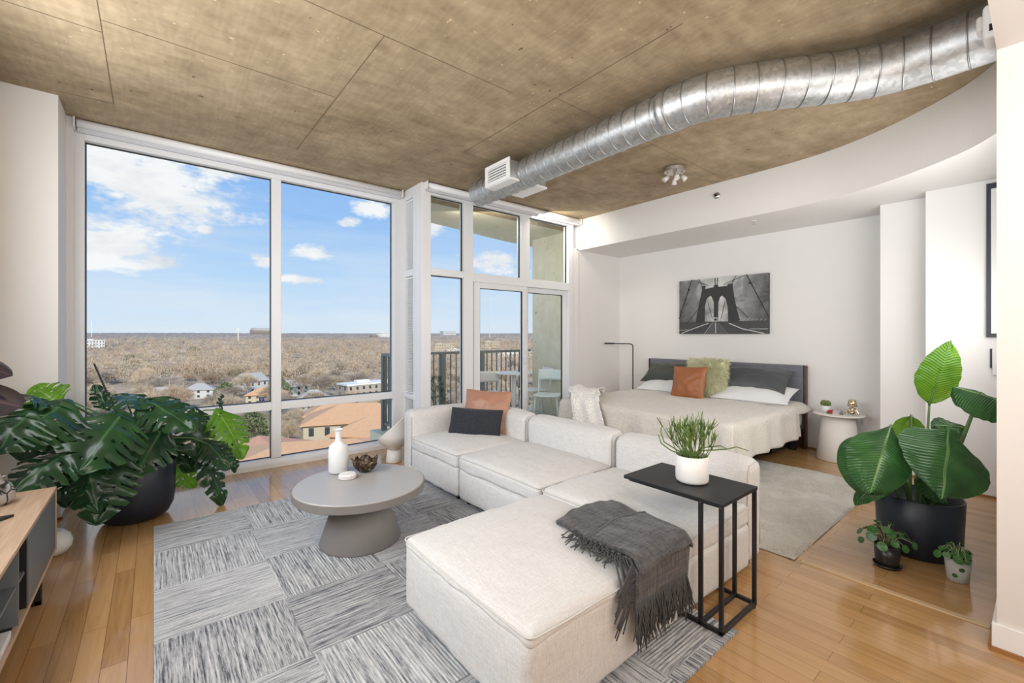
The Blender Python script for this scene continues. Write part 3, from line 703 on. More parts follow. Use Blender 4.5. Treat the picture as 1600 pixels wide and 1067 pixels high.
def twig(p,d,l,r,dep):
    pts = [p]; q = p.copy(); dd = d.copy(); n=4
    for i in range(n):
        dd = (dd + V((R_.gauss(0,.10),R_.gauss(0,.10),.14))).normalized(); q = q+dd*(l/n); pts.append(q.copy())
    g.tube(pts,[r*(1-.12*i) for i in range(n+1)],6)
    if dep>0:
        for k in range(R_.choice((2,2,3))):
            a = R_.uniform(0,2*PI); o = dd.orthogonal().normalized(); o = Matrix.Rotation(a,3,dd)@o
            twig(q,(dd+o*R_.uniform(.3,.6)+V((0,0,.2))).normalized(),l*R_.uniform(.6,.9),r*.85,dep-1)
for k in range(38):
    a = R_.uniform(0,2*PI); e = R_.uniform(0,1); rr = .055*e
    tilt = .25+.85*e
    twig(V((px_+rr*cos(a),py_+rr*sin(a),.715)),V((cos(a)*tilt,sin(a)*tilt,1)).normalized(),R_.uniform(.062,.10),.0034,2)
for p_ in (((0,0,.72),(.03,-.04,.76),(.09,-.13,.775),(.12,-.17,.79),(.15,-.215,.775)),((0,0,.72),(-.05,.06,.76),(-.11,.09,.80),(-.125,.10,.85),(-.12,.10,.88)),((0,0,.72),(-.06,.08,.75),(-.09,.12,.785),(-.10,.13,.83)),((0,0,.72),(.05,-.03,.77),(.10,-.10,.785),(.115,-.13,.77))):
    g.tube([V((px_+a,py_+b,c)) for a,b,c in p_],[.0036,.0034,.003,.0026,.002][:len(p_)],6)
mk('stems', g, pstem_m, pc, smooth=True)

# ---------------------------------------------------------------- grey throw
bl = thing('wool_throw',(1.65,1.2,.41),'charcoal fringed wool throw folded over the ottoman corner','blanket')
def throw(u,v):
    # u: 0 back .. 1 hanging end ; v: 0 left .. 1 right
    xl, xr = 1.47, 1.85
    y = 1.50-.50*u*1.25 + .03*sin(v*3)
    x = xl+(xr-xl)*v + .10*(1-u)*(.3+.7*v) - .02*u
    z = .446+.012*noise.noise(V((u*5,v*5,0)))+.010*sin(v*PI)
    d = max(0, u-.72)
    if u > .72:
        a = min(1,(u-.72)/.12); y = 1.05-.01-.025*a; z = z-.03*a*a-max(0,(u-.84))*.9
        y0 = 1.50-.50*.72*1.25+.03*sin(v*3); y = y0+(y-y0)*a if a<1 else 1.018
    z -= .02*(v>.97)
    return (x,y,z)
mk('blanket', G().grid(throw,60,50), throw_m, bl, smooth=True, solid=.016)
def fold(u,v):
    p = V(throw(.38+u*.47, v)); p.z += .016+.006*sin(u*PI); 
    if u>.75: p.y -= .014
    p.x += .004; return p
mk('folded_layer', G().grid(fold,36,50), throw_m, bl, smooth=True, solid=.014)
pts = [V(fold(.0,k/24))+V((0,.0,.004)) for k in range(25)]
mk('hem', G().tube(pts,.008,8), throw_m, bl, smooth=True)
g = G(); R_.seed(5)
for k in range(170):
    v = k/170+R_.uniform(-.004,.004); p = V(throw(.985 if v>.25 else .99, max(0,min(1,v)))); p.y -= .010
    L = R_.uniform(.11,.17); pp = [p+V((0,.006,.02))]; x=p.x;y=p.y;z=p.z; dr = R_.gauss(0,.012)
    for i in range(6): z -= L/6; x += dr/2+R_.gauss(0,.0035); y += R_.gauss(-.001,.003); pp.append(V((x,min(y,1.030),z)))
    g.tube(pp,[.0032,.003,.0028,.0026,.0024,.0022,.0015],5)
for k in range(90):   # fringe spilling left on the ottoman top
    u = .20+.78*k/90; p = V(throw(u,0)); p.z = max(p.z, .436) if u<.72 else p.z; L = R_.uniform(.06,.13); a = R_.uniform(-.5,.5)
    pp = [p+V((.012,0,.006))]; x,y = p.x,p.y
    for i in range(6):
        x -= L/6*cos(a); y -= L/6*(sin(a)+.35); a += R_.gauss(0,.3); zz = p.z+.006+.006*sin(i+k) if y>1.06 else p.z-.02*i; 
        pp.append(V((x,y if y>1.06 else 1.03,zz)))
    g.tube(pp,.0028,5)
mk('fringe', g, fringe_m, bl, smooth=True)

# ---------------------------------------------------------------- coffee table
tx,ty = 1.055,2.86
ct = thing('coffee_table',(tx,ty,0),'round grey pedestal coffee table on the striped rug','coffee table')
mk('table_top', G().lathe([(.0,.328),(.400,.328),(.408,.333),(.408,.378),(.402,.384),(.0,.385)],(tx,ty,0),96), tabtop_m, ct)
mk('pedestal', G().lathe([(.252,.0125),(.254,.02),(.150,.328)],(tx,ty,0),72), greytab_m, ct, smooth=True)
mk('table_edge', G().lathe([(.400,.326),(.4105,.333),(.4105,.377),(.4085,.380),(.408,.333)],(tx,ty,0),96), greytab_m, ct)
bv = thing('bottle_vase',(1.005,3.155,.386),'tall frosted white glass bottle vase on the coffee table','vase')
mk('glass_body', G().lathe([(.0,.386),(.058,.388),(.066,.398),(.067,.50),(.066,.548),(.058,.575),(.036,.592),(.024,.602),(.021,.62),(.021,.668),(.026,.682),(.034,.688),(.033,.691),(.021,.684),(.017,.668),(.017,.62)],(1.005,3.155,0),56), frost_m, bv, smooth=True)
cx_,cy_ = 1.01,2.985
cs = thing('coaster_stack',(cx_,cy_,.386),'low round white beaded box on the coffee table','box')
mk('body', G().lathe([(.0,.386),(.050,.386),(.053,.392),(.053,.412),(.050,.418),(.0,.419)],(cx_,cy_,0),48), ceram_m, cs)
g = G()
for z in (.393,.401,.409):
    for k in range(44):
        a = 2*PI*(k+.5*(z>.4 and z<.405))/44; g.lathe([(.0001,-.004),(.0035,-.002),(.0035,.002),(.0001,.004)],(cx_+.0535*cos(a),cy_+.0535*sin(a),z),6)
mk('beads', g, ceram_m, cs, smooth=True)
bwx,bwy = 1.16,3.06
def bowl(u,v):
    a = 2*PI*u; t = v; r = .022+.062*math.sin(min(1,t)*PI/2)**.8; z = .387+.085*t**1.5
    rim = 1 if t>.8 else 0; z += (t**3)*.014*sin(a*7+sin(a*3))+.004*noise.noise(V((cos(a)*6,sin(a)*6,t*5))); r += (t**3)*.008*sin(a*5+1)+.006*noise.noise(V((cos(a)*5,sin(a)*5,t*4)))
    return (bwx+r*cos(a), bwy+r*sin(a), max(.3865,z))
n = N('bronze_bowl'); f = n.noise(n.obj(), 40, 4, .6, 1); n.color(n.ramp(f,[(.4,(.018,.012,.009)),(.55,(.10,.06,.035)),(.68,(.45,.36,.26))])); n.set(Roughness=.35, Metallic=.4); n.bump(f,.6,.01)
bw = tag(mk('decorative_bowl', G().grid(bowl,56,16).lathe([(.0,.3868),(.03,.3868)],(bwx,bwy,0),16), n.m, smooth=True, solid=.004),'dark ragged-rim bronze bowl on the coffee table','bowl')

# ---------------------------------------------------------------- white cone lamp on the floor
lx,ly = 1.985,4.42
cl = thing('sculptural_lamp',(lx,ly,0),'white lamp with a slanted cone bowl on a round foot behind the sofa','lamp')
mk('foot', G().lathe([(.080,.001),(.083,.006),(.067,.125),(.0,.13)],(lx,ly,0),48), lampw_m, cl, smooth=True)
def cone(u,v):
    a = 2*PI*u; hx,hy = .774,-.633   # cut rises towards +right
    hi = .375+.150*(cos(a)*hx+sin(a)*hy)
    z0 = .132; t = v; z = z0+(hi-z0)*t; r = .055+.125*math.sin(min(1,(z-z0)/.16)*PI/2)
    if z > z0+.16: r = .18-.02*(z-z0-.16)/.25
    return (lx+r*cos(a), ly+r*sin(a), z)
mk('cone_shade', G().grid(cone,64,26).lathe([(.0,.1325),(.055,.132)],(lx,ly,0),32), lampw_m, cl, smooth=True, solid=.004)

# ---------------------------------------------------------------- monstera
mp = thing('potted_monstera',(-.10,4.27,0),'large monstera with split leaves in a black planter by the window','potted plant')
MX,MY = -.10,4.27
mk('planter', G().lathe([(.0,.001),(.15,.001),(.195,.03),(.222,.09),(.232,.17),(.236,.40),(.232,.404),(.226,.40),(.224,.34),(.0,.34)],(MX,MY,0),56), planter_m, mp, smooth=True)
mk('soil', G().lathe([(.0,.356),(.224,.348)],(MX,MY,0),32), soil_m, mp)
def vpos(px,py,Yv):   # a spot in the room on the plane y = Yv, seen at image pixel px,py
    a=(px-800)/685.; b=(523-py)/685.; c_,s_=.7742,.6329
    d=(s_+c_*a, c_-s_*a, b); t=Yv/d[1]; return V((d[0]*t, Yv, 1.35+d[2]*t))
def monleaf(g, P, T, W, nh=(0,-.35,1), droop=.18, foldk=.12, ns=5, seed=0):
    P=V(P);T=V(T); a=(T-P); L=a.length; a.normalize(); n=V(nh); n=(n-a*n.dot(a)).normalized(); b=n.cross(a)
    rr = random.Random(seed); ph = rr.uniform(0,6); b0 = len(g.v)
    NU,NVV = 72,9; slits=[.10+.78*(k+rr.uniform(-.15,.15))/ns for k in range(ns)]
    def hw(u):
        t=(u+.24)/1.24; return .95*W/2*(math.sin(PI*t**.72)**.66 if 0<t<1 else 0)
    idx={}
    for sd in (-1,1):
        for i in range(NU+1):
            u=-.24+1.24*i/NU
            for j in range(NVV+1):
                v=j/NVV; w=hw(u)
                if u<0: lo=.10+.5*(-u)/.24*.6; vv=lo+(1-lo)*v if j>0 or True else 0
                else: vv=v
                off=w*vv; fw=.20*W*vv*(1-u*.7)
                lobe = .035*math.cos((u-slits[0])/( .78/ns)*2*PI)*vv*vv
                p=P+a*(u*L+fw-.02)+b*sd*(off*(1-lobe))
                dz=-droop*L*max(0,u)**2 - foldk*(off/(W/2))**1.6*W + .009*sin(u*2*PI*ns*.7+ph)*vv + .02*noise.noise(V((u*3+seed,vv*2*sd,0)))
                p=p+n*dz; idx[(sd,i,j)]=len(g.v); g.v.append(p); g.uv.append((u,.5+sd*.5*vv))
        for i in range(NU):
            uc=-.24+1.24*(i+.5)/NU
            for j in range(NVV):
                vc=(j+.5)/NVV; drop=False
                for k,sc in enumerate(slits):
                    st=.42+.1*((k*37+seed)%3)/3
                    if vc>st and abs(uc-sc)<.009+.026*(vc-st)/(1-st): drop=True
                    if 1.5/NVV<vc<3.2/NVV and abs(uc-sc-.5*.78/ns)<.022 and (k+seed)%2==0: drop=True
                if not drop:
                    q=[idx[(sd,i,j)],idx[(sd,i+1,j)],idx[(sd,i+1,j+1)],idx[(sd,i,j+1)]]
                    if sd<0:q.reverse()
                    g.f.append(tuple(q))
leafs=[ # junction px,py,Y ; tip px,py,Y ; width, normal, droop, bright
 (94,632,3.95, 10,690,3.65,.62,(.1,-.6,1),.15,0),(186,652,3.9,128,722,3.55,.56,(.2,-.8,.8),.2,0),(112,702,3.75, 14,760,3.55,.46,(-.3,-.7,1),.18,0),
 (172,716,3.8,150,818,3.6,.44,(.0,-1,.35),.12,0),(190,618,4.3,236,630,4.0,.34,(0,-.3,1),.1,0),(232,628,4.1,306,662,3.85,.42,(-.1,-.5,1),.15,0),
 (250,676,4.0,214,738,3.8,.40,(.2,-1,.5),.1,0),(306,650,4.25,318,722,4.1,.34,(.4,-1,.5),.15,0),(346,650,4.3,386,712,4.15,.42,(.5,-1,.4),.15,1),
 (326,694,4.15,362,728,4.0,.30,(.2,-.8,.8),.2,0),(324,720,4.2,354,790,4.1,.26,(.6,-1,.3),.1,0),(268,722,4.35,308,762,4.3,.26,(.2,-1,.3),.1,2),
 (84,625,4.1, 48,598,4.2,.30,(0,-1,.6),.2,2),(80,628,4.05, 22,606,3.9,.34,(0,-.4,1),.25,0),(140,738,3.75,150,800,3.6,.26,(-.1,-1,.4),.2,0),
 (165,632,4.3,148,596,4.35,.16,(.5,-1,.2),.1,1),(40,650,3.8,-12,700,3.6,.44,(0,-.6,1),.2,1),(250,625,4.35,286,634,4.2,.28,(0,-.2,1),.5,0),
 (210,680,4.2,150,700,4.0,.44,(0,-.9,.5),.2,1),(270,690,4.35,252,740,4.3,.36,(.3,-1,.3),.2,1),(120,670,4.1, 70,700,3.95,.4,(-.2,-.8,.6),.2,0),
 (196,715,4.0,196,760,3.9,.28,(.2,-1,.3),.1,0),(292,665,4.4,330,640,4.5,.26,(0,-1,.5),.3,1),(345,640,4.4,350,612,4.45,.12,(1,-.6,0),.1,1),(60,660,4.2,30,720,4.1,.34,(-.3,-1,.3),.1,1),
 (230,655,4.4,200,700,4.3,.4,(0,-1,.5),.2,0),(310,705,4.3,290,740,4.25,.28,(.3,-1,.2),.2,1),(360,700,4.25,372,740,4.2,.18,(.6,-1,.2),.1,0),(130,700,4.0,100,790,3.75,.36,(-.2,-1,.3),.1,0)]
gd=G(); gd.uv=[]; gb=G(); gb.uv=[]; gst=G()
for i,(a,b_,c_,d_,e_,f_,w_,nn,dr,br) in enumerate(leafs):
    P=vpos(a,b_,c_); T=vpos(d_,e_,f_)
    monleaf(gb if br==2 or i==8 else gd, P,T,w_*.86,nn,dr,.13,5 if w_>.4 else 4,i*3+1)
    base_=V((MX+R_.uniform(-.08,.08),MY+R_.uniform(-.08,.08),.36)); mid=(base_+P)*.5+V((0,0,.13)); 
    gst.tube([base_,base_.lerp(mid,.55)+V((0,0,.06)),mid+V((0,0,.02)),mid.lerp(P,.55)+V((0,0,.035)),P],[.008,.007,.006,.005,.004],7)
for k in range(3): # rope-like aerial roots and unrolled leaf
    gst.tube([V((MX+.05*k,MY,.36)),V((MX+.16,MY-.06*k,.50)),V((MX+.30+.05*k,MY-.05,.44))],.007,6)
mk('foliage', gd, mon_m, mp, smooth=True); mk('young_foliage', gb, monb_m, mp, smooth=True); mk('stems', gst, stem_m, mp, smooth=True)
mk('support_stake', G().tube([vpos(147,568,4.35),V((MX+.02,MY+.06,.36))],.006,8), black_m, mp)

# ---------------------------------------------------------------- bird of paradise
bpX,bpY = 3.735,.52
bp = thing('potted_bird_of_paradise',(bpX,bpY,0),'tall plant with broad paddle leaves in a big navy planter at right','potted plant')
mk('planter', G().lathe([(.0,.001),(.196,.001),(.200,.006),(.214,.345),(.210,.348),(.205,.345),(.200,.24),(.0,.24)],(bpX,bpY,0),72), planter_m, bp, smooth=True)
mk('soil', G().lathe([(.0,.246),(.2,.243)],(bpX,bpY,0),32), soil_m, bp)
def pad(P,T,W,nh,droop,m,seed=0,fold=.12,curl=0,skew=0):
    g=G(); g.uv=[]; P=V(P);T=V(T);a=T-P;L=a.length;a.normalize();n=V(nh);n=(n-a*n.dot(a)).normalized();b=n.cross(a);NU=60;NVV=22
    for i in range(NU+1):
        t=i/NU; w=W/2*(math.sin(PI*t**.8)**.55 if 0<t<1 else 0)
        for j in range(NVV+1):
            v=2*j/NVV-1; av=abs(v)
            tear=.010*noise.noise(V((t*4,seed,v>0)))*av
            p=P+a*(t*L+.10*W*av*(1-t)-.10*W*(av**2)*t)+b*(v*w*(1+tear*4))
            dz=-droop*L*t*t-fold*W*av**1.5+.0025*sin(t*40+seed)*av+.014*noise.noise(V((t*4+seed,v*2,0)))+curl*av**3*W
            g.v.append(p+n*dz); g.uv.append((t,.5+.5*v))
    for i in range(NU):
        for j in range(NVV):
            k=i*(NVV+1)+j; g.f.append((k,k+NVV+1,k+NVV+2,k+1))
    lf=mk('leaf',g,m,bp,smooth=True)
    mk('midrib',G().tube([P+a*(t/12*L)+n*(-droop*L*(t/12)**2-.003) for t in range(12)],[.0065*(1-t/13) for t in range(12)],8),stem_m,lf,smooth=True)
def Q(px,py,Y_): return vpos(px,py,Y_)
def dist(px,py,d):   # point at horizontal depth d
    a=(px-800)/685.; b=(523-py)/685.; return V((.6329*d+.7742*a*d, .7742*d-.6329*a*d, 1.35+b*d))
core=V((bpX,bpY,.25))
def stalk(P,off,w=.010,bow=(0,0,0)):
    b0=core+V((off[0],off[1],0)); m_=b0.lerp(P,.5)+V(bow)
    pts=[(1-t)**2*b0+2*t*(1-t)*m_+t*t*P for t in [k/10 for k in range(11)]]
    mk('stalk',G().tube(pts,[w*(1.25-.6*k/10) for k in range(11)],10),stem_m,bp,smooth=True)
LF=[(dist(1452,634,2.80),dist(1486,531,2.74),.26,(-.60,-.62,.1),.0,birdb_m,1,.05,.03),
    (dist(1482,668,2.62),dist(1479,776,2.34),.455,(-.50,-.62,.62),.06,bird_m,2,.06,0),
    (dist(1392,664,2.66),dist(1362,768,2.45),.315,(-.75,-.40,.55),.05,bird_m,3,.22,0),
    (dist(1344,676,2.90),dist(1345,775,2.82),.24,(-.85,-.3,.3),.10,bird_m,4,.25,0),
    (dist(1424,648,2.96),dist(1418,712,2.98),.19,(-.8,-.5,.1),.0,birdb_m,5,.1,0),
    (dist(1600,640,2.50),dist(1495,597,2.66),.34,(-.25,-.55,.8),.12,bird_m,6,.22,0),
    (dist(1402,740,2.80),dist(1335,775,2.62),.15,(-.2,-.1,1),.1,bird_m,7,.1,0),
    (dist(1436,735,2.74),dist(1486,785,2.60),.16,(-.5,-.6,.5),.1,bird_m,8,.2,0),
    (dist(1510,668,2.95),dist(1462,662,2.95),.20,(-.3,-.5,.6),.1,bird_m,9,.2,0),
    (dist(1430,690,2.9),dist(1436,730,2.88),.11,(-.8,-.5,.1),.0,bird_m,10,.1,0)]
offs=[(.02,-.02),(.05,-.03),(-.04,.03),(-.05,.06),(0,.04),(.04,-.05),(-.05,.0),(.03,-.03),(.06,0),(0,0)]
for (P,T,W,nh,dr,m_,sd,fo,cu),of in zip(LF,offs):
    pad(P,T,W,nh,dr,m_,sd,fo,cu); stalk(P if sd!=6 else dist(1531,612,2.61),of,.009 if sd!=6 else .012,(0,0,.12) if sd in(2,3,4) else ((.06,-.02,.0) if sd==6 else (0,0,0)))

# ---------------------------------------------------------------- pilea pots
def pilea(name,x,y,h,rt,rb,m,label,n,spread,lr,seed,saucer=False,dots=None):
    t=thing(name,(x,y,0),label,'potted plant'); rr=random.Random(seed); z0=.012 if saucer else .001
    mk('pot',G().lathe([(.0,z0),(rb,z0),(rb+.003,z0+.004),(rt,h),(rt-.005,h),(rt-.008,h-.015),(.0,h-.015)],(x,y,0),40),m,t,smooth=True)
    if saucer: mk('saucer',G().lathe([(.0,.001),(rb+.008,.001),(rb+.016,.018),(rb+.012,.018),(rb+.006,.008),(.0,.008)],(x,y,0),36),m,t,smooth=True)
    mk('soil',G().lathe([(.0,h-.010),(rt-.009,h-.012)],(x,y,0),20),soil_m,t)
    gl=G();gl.uv=[];gs=G()
    for k in range(n):
        a=2*PI*k/n+rr.uniform(-.3,.3); e=rr.uniform(.35,1); hh=h+spread*(1.25 if saucer else .9)*(1-e*.85)*rr.uniform(.5,1.1)+rr.uniform(-.02,.03)
        P=V((x+cos(a)*spread*e,y+sin(a)*spread*e,hh)); c0=V((x+.01*cos(a),y+.01*sin(a),h-.01))
        mdl=c0.lerp(P,.45)+V((0,0,.05)); gs.tube([c0,c0.lerp(mdl,.6)+V((0,0,.012)),mdl,mdl.lerp(P,.6)+V((0,0,.006)),P],.0016,5)
        nn=V((cos(a)*e*1.1-.25,sin(a)*e*.9-.3,1.0-.5*e)).normalized(); u=nn.orthogonal().normalized(); w=nn.cross(u); L=lr*rr.uniform(.75,1.15); b0=len(gl.v)
        gl.v.append(P-nn*.003); gl.uv.append((.3,.7))
        for ring in (.5,1):
            for q in range(16):
                an=2*PI*q/16; gl.v.append(P+(u*cos(an)*1.12+w*sin(an))*L*ring+nn*(.0+.10*L*ring*ring*(1 if k%2 else -1))); gl.uv.append((.5,.7+.25*ring))
        for q in range(16):
            gl.f.append((b0,b0+1+q,b0+1+(q+1)%16)); gl.f.append((b0+1+q,b0+17+q,b0+17+(q+1)%16,b0+1+(q+1)%16))
    mk('foliage',gl,pil_m,t,smooth=True); mk('stems',gs,plain('pale_stem',(.32,.36,.2),.5),t,smooth=True)
    if dots:
        for (ax,az,rw,rh) in dots:
            gg=G(); pts=[]
            for q in range(20):
                an=2*PI*q/20; aa=ax+rw*cos(an); zz=az+rh*sin(an); r=rb+.003+(rt-rb-.003)*(zz/h)+.0012; pts.append((x+r*cos(aa),y+r*sin(aa),zz))
            gg.add(pts,[tuple(range(20))]); mk('green_dot',gg,plain('dark_green_dot',(.03,.12,.02),.5),t)
pilea('potted_pilea',3.315,.595,.125,.062,.052,blackg_m,'small round-leaved plant in a glossy black pot and saucer on the floor',24,.135,.022,3,True)
def clearpot():
    n=N('milky_plastic'); n.color((.80,.80,.78)); n.set(Roughness=.35); n.b.inputs['Transmission Weight'].default_value=.5; n.b.inputs['IOR'].default_value=1.1; return n.m
pilea('potted_pilea',3.425,.315,.125,.056,.042,clearpot(),'small round-leaved plant in a milky pot with green dots on the floor',20,.085,.019,8,False,
      dots=[(math.radians(203),.078,.24,.012),(math.radians(172),.040,.24,.011)])

# ---------------------------------------------------------------- media console (left)
CX0,CX1,CY0,CY1,CZ0,CZ1 = -.845,-.42,.95,3.52,.15,.50
mc = thing('media_console',(-.63,2.2,0),'oak media console with black open shelves along the left wall','cabinet')
th=.018
mk('carcass', G().box(CX0,CX1,CY0,CY1,CZ1-th,CZ1).box(CX0,CX1,CY0,CY1,CZ0,CZ0+th).box(CX0,CX1,CY1-th,CY1,CZ0+th,CZ1-th).box(CX0,CX1,CY0,CY0+th,CZ0+th,CZ1-th), oak_m, mc, bevel=.002)
mk('back_panel', G().box(CX0,CX0+.012,CY0+th,CY1-th,CZ0+th,CZ1-th), blackg_m, mc)
mk('inner_lining', G().box(CX0+.012,CX1-.02,CY0+th,CY1-th,CZ1-th-.004,CZ1-th).box(CX0+.012,CX1-.02,CY0+th,2.66,CZ0+th,CZ0+th+.0004), blackg_m, mc)
mk('door', G().box(CX1-.022,CX1-.003,2.82,CY1-th-.002,CZ0+th+.002,CZ1-th-.002), slat_m, mc, bevel=.001)
mk('divider', G().box(CX0+.012,CX1-.006,2.798,2.812,CZ0+th,CZ1-th), black_m, mc)
mk('divider', G().box(CX0+.012,CX1-.006,2.650,2.664,CZ0+th,CZ1-th), slat_m, mc)
mk('shelf', G().box(CX0+.012,CX1-.012,2.664,2.798,.318,.330), slat_m, mc)
mk('shelf', G().box(CX0+.012,CX1-.012,CY0+th,2.650,.318,.330), slat_m, mc)
for y in (3.20,1.25):
    mk('leg_frame', G().box(CX1-.04,CX1-.015,y-.013,y+.013,.0,CZ0).box(CX0+.015,CX0+.04,y-.013,y+.013,.0,CZ0).box(CX0+.015,CX1-.015,y-.013,y+.013,.0,.022), black_m, mc, bevel=.002)
def xy(px,py,z):
    a=(px-800)/685.; b=(523-py)/685.; d=(.6329+.7742*a,.7742-.6329*a,b); t=(z-1.35)/b; return (d[0]*t,d[1]*t)
tag(mk('book', G().box(-.60,-.43,2.10,2.56,CZ0+th+.0005,CZ0+th+.030), book_m, bevel=.002),'white book lying flat on the lowest console shelf','book')
tag(mk('book', G().box(-.66,-.44,2.05,2.42,.3305,.352), plain('grey_cover',(.12,.12,.13),.4), bevel=.002),'dark grey book lying on the upper console shelf','book')
tg = thing('metal_bookend',(-.56,2.95,.5),'flat black metal triangle ornament lying on the console top','ornament')
mk('bar', G().add([(-.505,3.06,.5005),(-.72,2.80,.5005),(-.74,2.86,.5005),(-.60,3.07,.5005),(-.505,3.06,.512),(-.72,2.80,.512),(-.74,2.86,.512),(-.60,3.07,.512)],[(3,2,1,0),(4,5,6,7),(0,1,5,4),(1,2,6,5),(2,3,7,6),(3,0,4,7)]), black_m, tg)
gv = thing('glass_vase',(-.615,3.33,.5),'squat smoky glass vase with dark line pattern on the console end','vase')
def smoky():
    n=N('smoky_glass'); v=n.n('ShaderNodeTexVoronoi',feature='DISTANCE_TO_EDGE'); n.link(n.obj(),v.inputs['Vector']); v.inputs['Scale'].default_value=16
    n.color(n.ramp(v.outputs['Distance'],[(.03,(.03,.03,.03)),(.07,(.62,.58,.56))])); n.set(Roughness=.15); n.b.inputs['Transmission Weight'].default_value=.35; return n.m
mk('body', G().lathe([(.0,.5005),(.055,.502),(.072,.525),(.072,.56),(.055,.60),(.030,.615),(.030,.635),(.040,.640),(.036,.640),(.027,.632)],(-.615,3.33,0),40), smoky(), gv, smooth=True)
gp_ = thing('floor_globe',(-.40,3.86,0),'white frosted globe vase on the floor behind the console','vase')
mk('body', G().lathe([(.03,.0005),(.055,.012),(.078,.045),(.082,.075),(.070,.115),(.045,.140),(.032,.150),(.028,.148)],(-.47,3.86,0),36), frost_m, gp_, smooth=True)

# rubber plant near the camera, standing on the console
rp = thing('potted_rubber_plant',(-.63,2.15,.5),'dark glossy rubber plant leaves at the left edge above the console','potted plant')
mk('pot', G().lathe([(.0,.5005),(.06,.501),(.075,.62),(.07,.62),(.067,.60),(.0,.60)],(-.66,2.15,0),32), ceram_m, rp, smooth=True)
mk('soil', G().lathe([(.0,.606),(.066,.602)],(-.66,2.15,0),20), soil_m, rp)
mk('stem', G().tube([(-.66,2.15,.60),(-.65,2.16,.9),(-.66,2.14,1.25)],[.010,.008,.005],8), plain('brown_stem',(.12,.07,.04),.7), rp, smooth=True)
def rleaf(P,T,W,nh,droop,seed):
    g=G();g.uv=[];P=V(P);T=V(T);a=T-P;L=a.length;a.normalize();n=V(nh);n=(n-a*n.dot(a)).normalized();b=n.cross(a)
    for i in range(33):
        t=i/32; w=W/2*(sin(PI*min(1,t*1.02)**1.15)**.5 if 0<t*1.02<1 else 0)
        for j in range(13):
            v=2*j/12-1; g.v.append(P+a*t*L+b*v*w+n*(-droop*L*t*t-.25*w*abs(v)**1.5)); g.uv.append((t,.5+.5*v))
    for i in range(32):
        for j in range(12): k=i*13+j; g.f.append((k,k+13,k+14,k+1))
    lf=mk('leaf',g,fic_m,rp,smooth=True)
    mk('petiole',G().tube([V((-.655,2.15,P.z-.05)),P],.004,6),stem_m,lf)
# leaves reach toward the room; tips at x about -.37
def sp(px,py,Y_): return vpos(px,py,Y_)
rleaf((-.58,2.14,1.22),sp(35,634,2.04),.19,(.6,-.65,.5),.02,1)
rleaf((-.60,2.16,1.34),sp(23,576,2.10),.15,(.3,-.5,.8),.10,2)
rleaf((-.68,2.10,1.15),(-.78,1.9,1.05),.15,(0,0,1),.1,3)
rleaf((-.68,2.2,1.05),(-.76,2.38,.95),.15,(0,0,1),.1,4)

# ---------------------------------------------------------------- duct
DR=.135; dz=2.925
dpath=[V(p+(dz,)) for p in ((2.815,4.02),(2.815,3.6),(2.815,3.0),(2.815,2.4),(2.815,1.9),(2.815,1.62),(2.825,1.50),(2.87,1.36),(2.95,1.22),(3.06,1.06),(3.17,.92),(3.26,.80),(3.33,.68),(3.375,.55),(3.39,.42),(3.39,.28),(3.39,.15))]
pts=[]; 
for i in range(len(dpath)-1):
    L=(dpath[i+1]-dpath[i]).length; n=max(2,int(L/.012))
    for k in range(n): pts.append(catm(dpath,(i+k/n)/(len(dpath)-1)))
pts.append(dpath[-1])
rs=[];acc=0;last=0
ringsat=[.0]
for i,p in enumerate(pts):
    if i: acc+=(pts[i]-pts[i-1]).length
    sp_=.118 if acc<2.4 else .13
    k=(acc%sp_)/sp_; k=min(k,1-k)*sp_
    r=DR*(1.0 if acc<2.35 else 1.05); rs.append(r+(.005 if abs(acc-2.35)<.05 else 0))
    if i and int(acc/sp_)!=int(last/sp_): ringsat.append(i)
    last=acc
du=thing('spiral_duct',(2.815,3.0,dz-DR),'galvanised round air duct snaking along the concrete ceiling','duct')
g=G().tube(pts,rs,48,False); mk('pipe',g,steel_m,du,smooth=True)
g=G()
for i in ringsat[1:]:
    t=(pts[min(i+1,len(pts)-1)]-pts[i-1]).normalized(); t=(t+V((0,.10,0))).normalized() if i<200 else t; u=t.orthogonal().normalized(); w_=t.cross(u)
    g.tube([pts[i]+(u*cos(a*PI/20)+w_*sin(a*PI/20))*(rs[i]+.002) for a in range(41)],.0042,6,False)
mk('rib',g,plain('rib_steel',(.42,.43,.44),.35,1),du,smooth=True)
mk('end_cap',G().lathe([(.0,0),(DR-.004,0),(DR+.003,.004),(DR+.003,.03)],(2.815,4.028,dz),48,Matrix.Rotation(PI/2,3,'X')),steel_m,du,smooth=False)
mk('collar',G().lathe([(DR+.001,-.03),(DR+.009,-.026),(DR+.009,.026),(DR+.001,.03)],(2.815,1.70,dz),48,Matrix.Rotation(PI/2,3,'X')),steel_m,du,smooth=True)
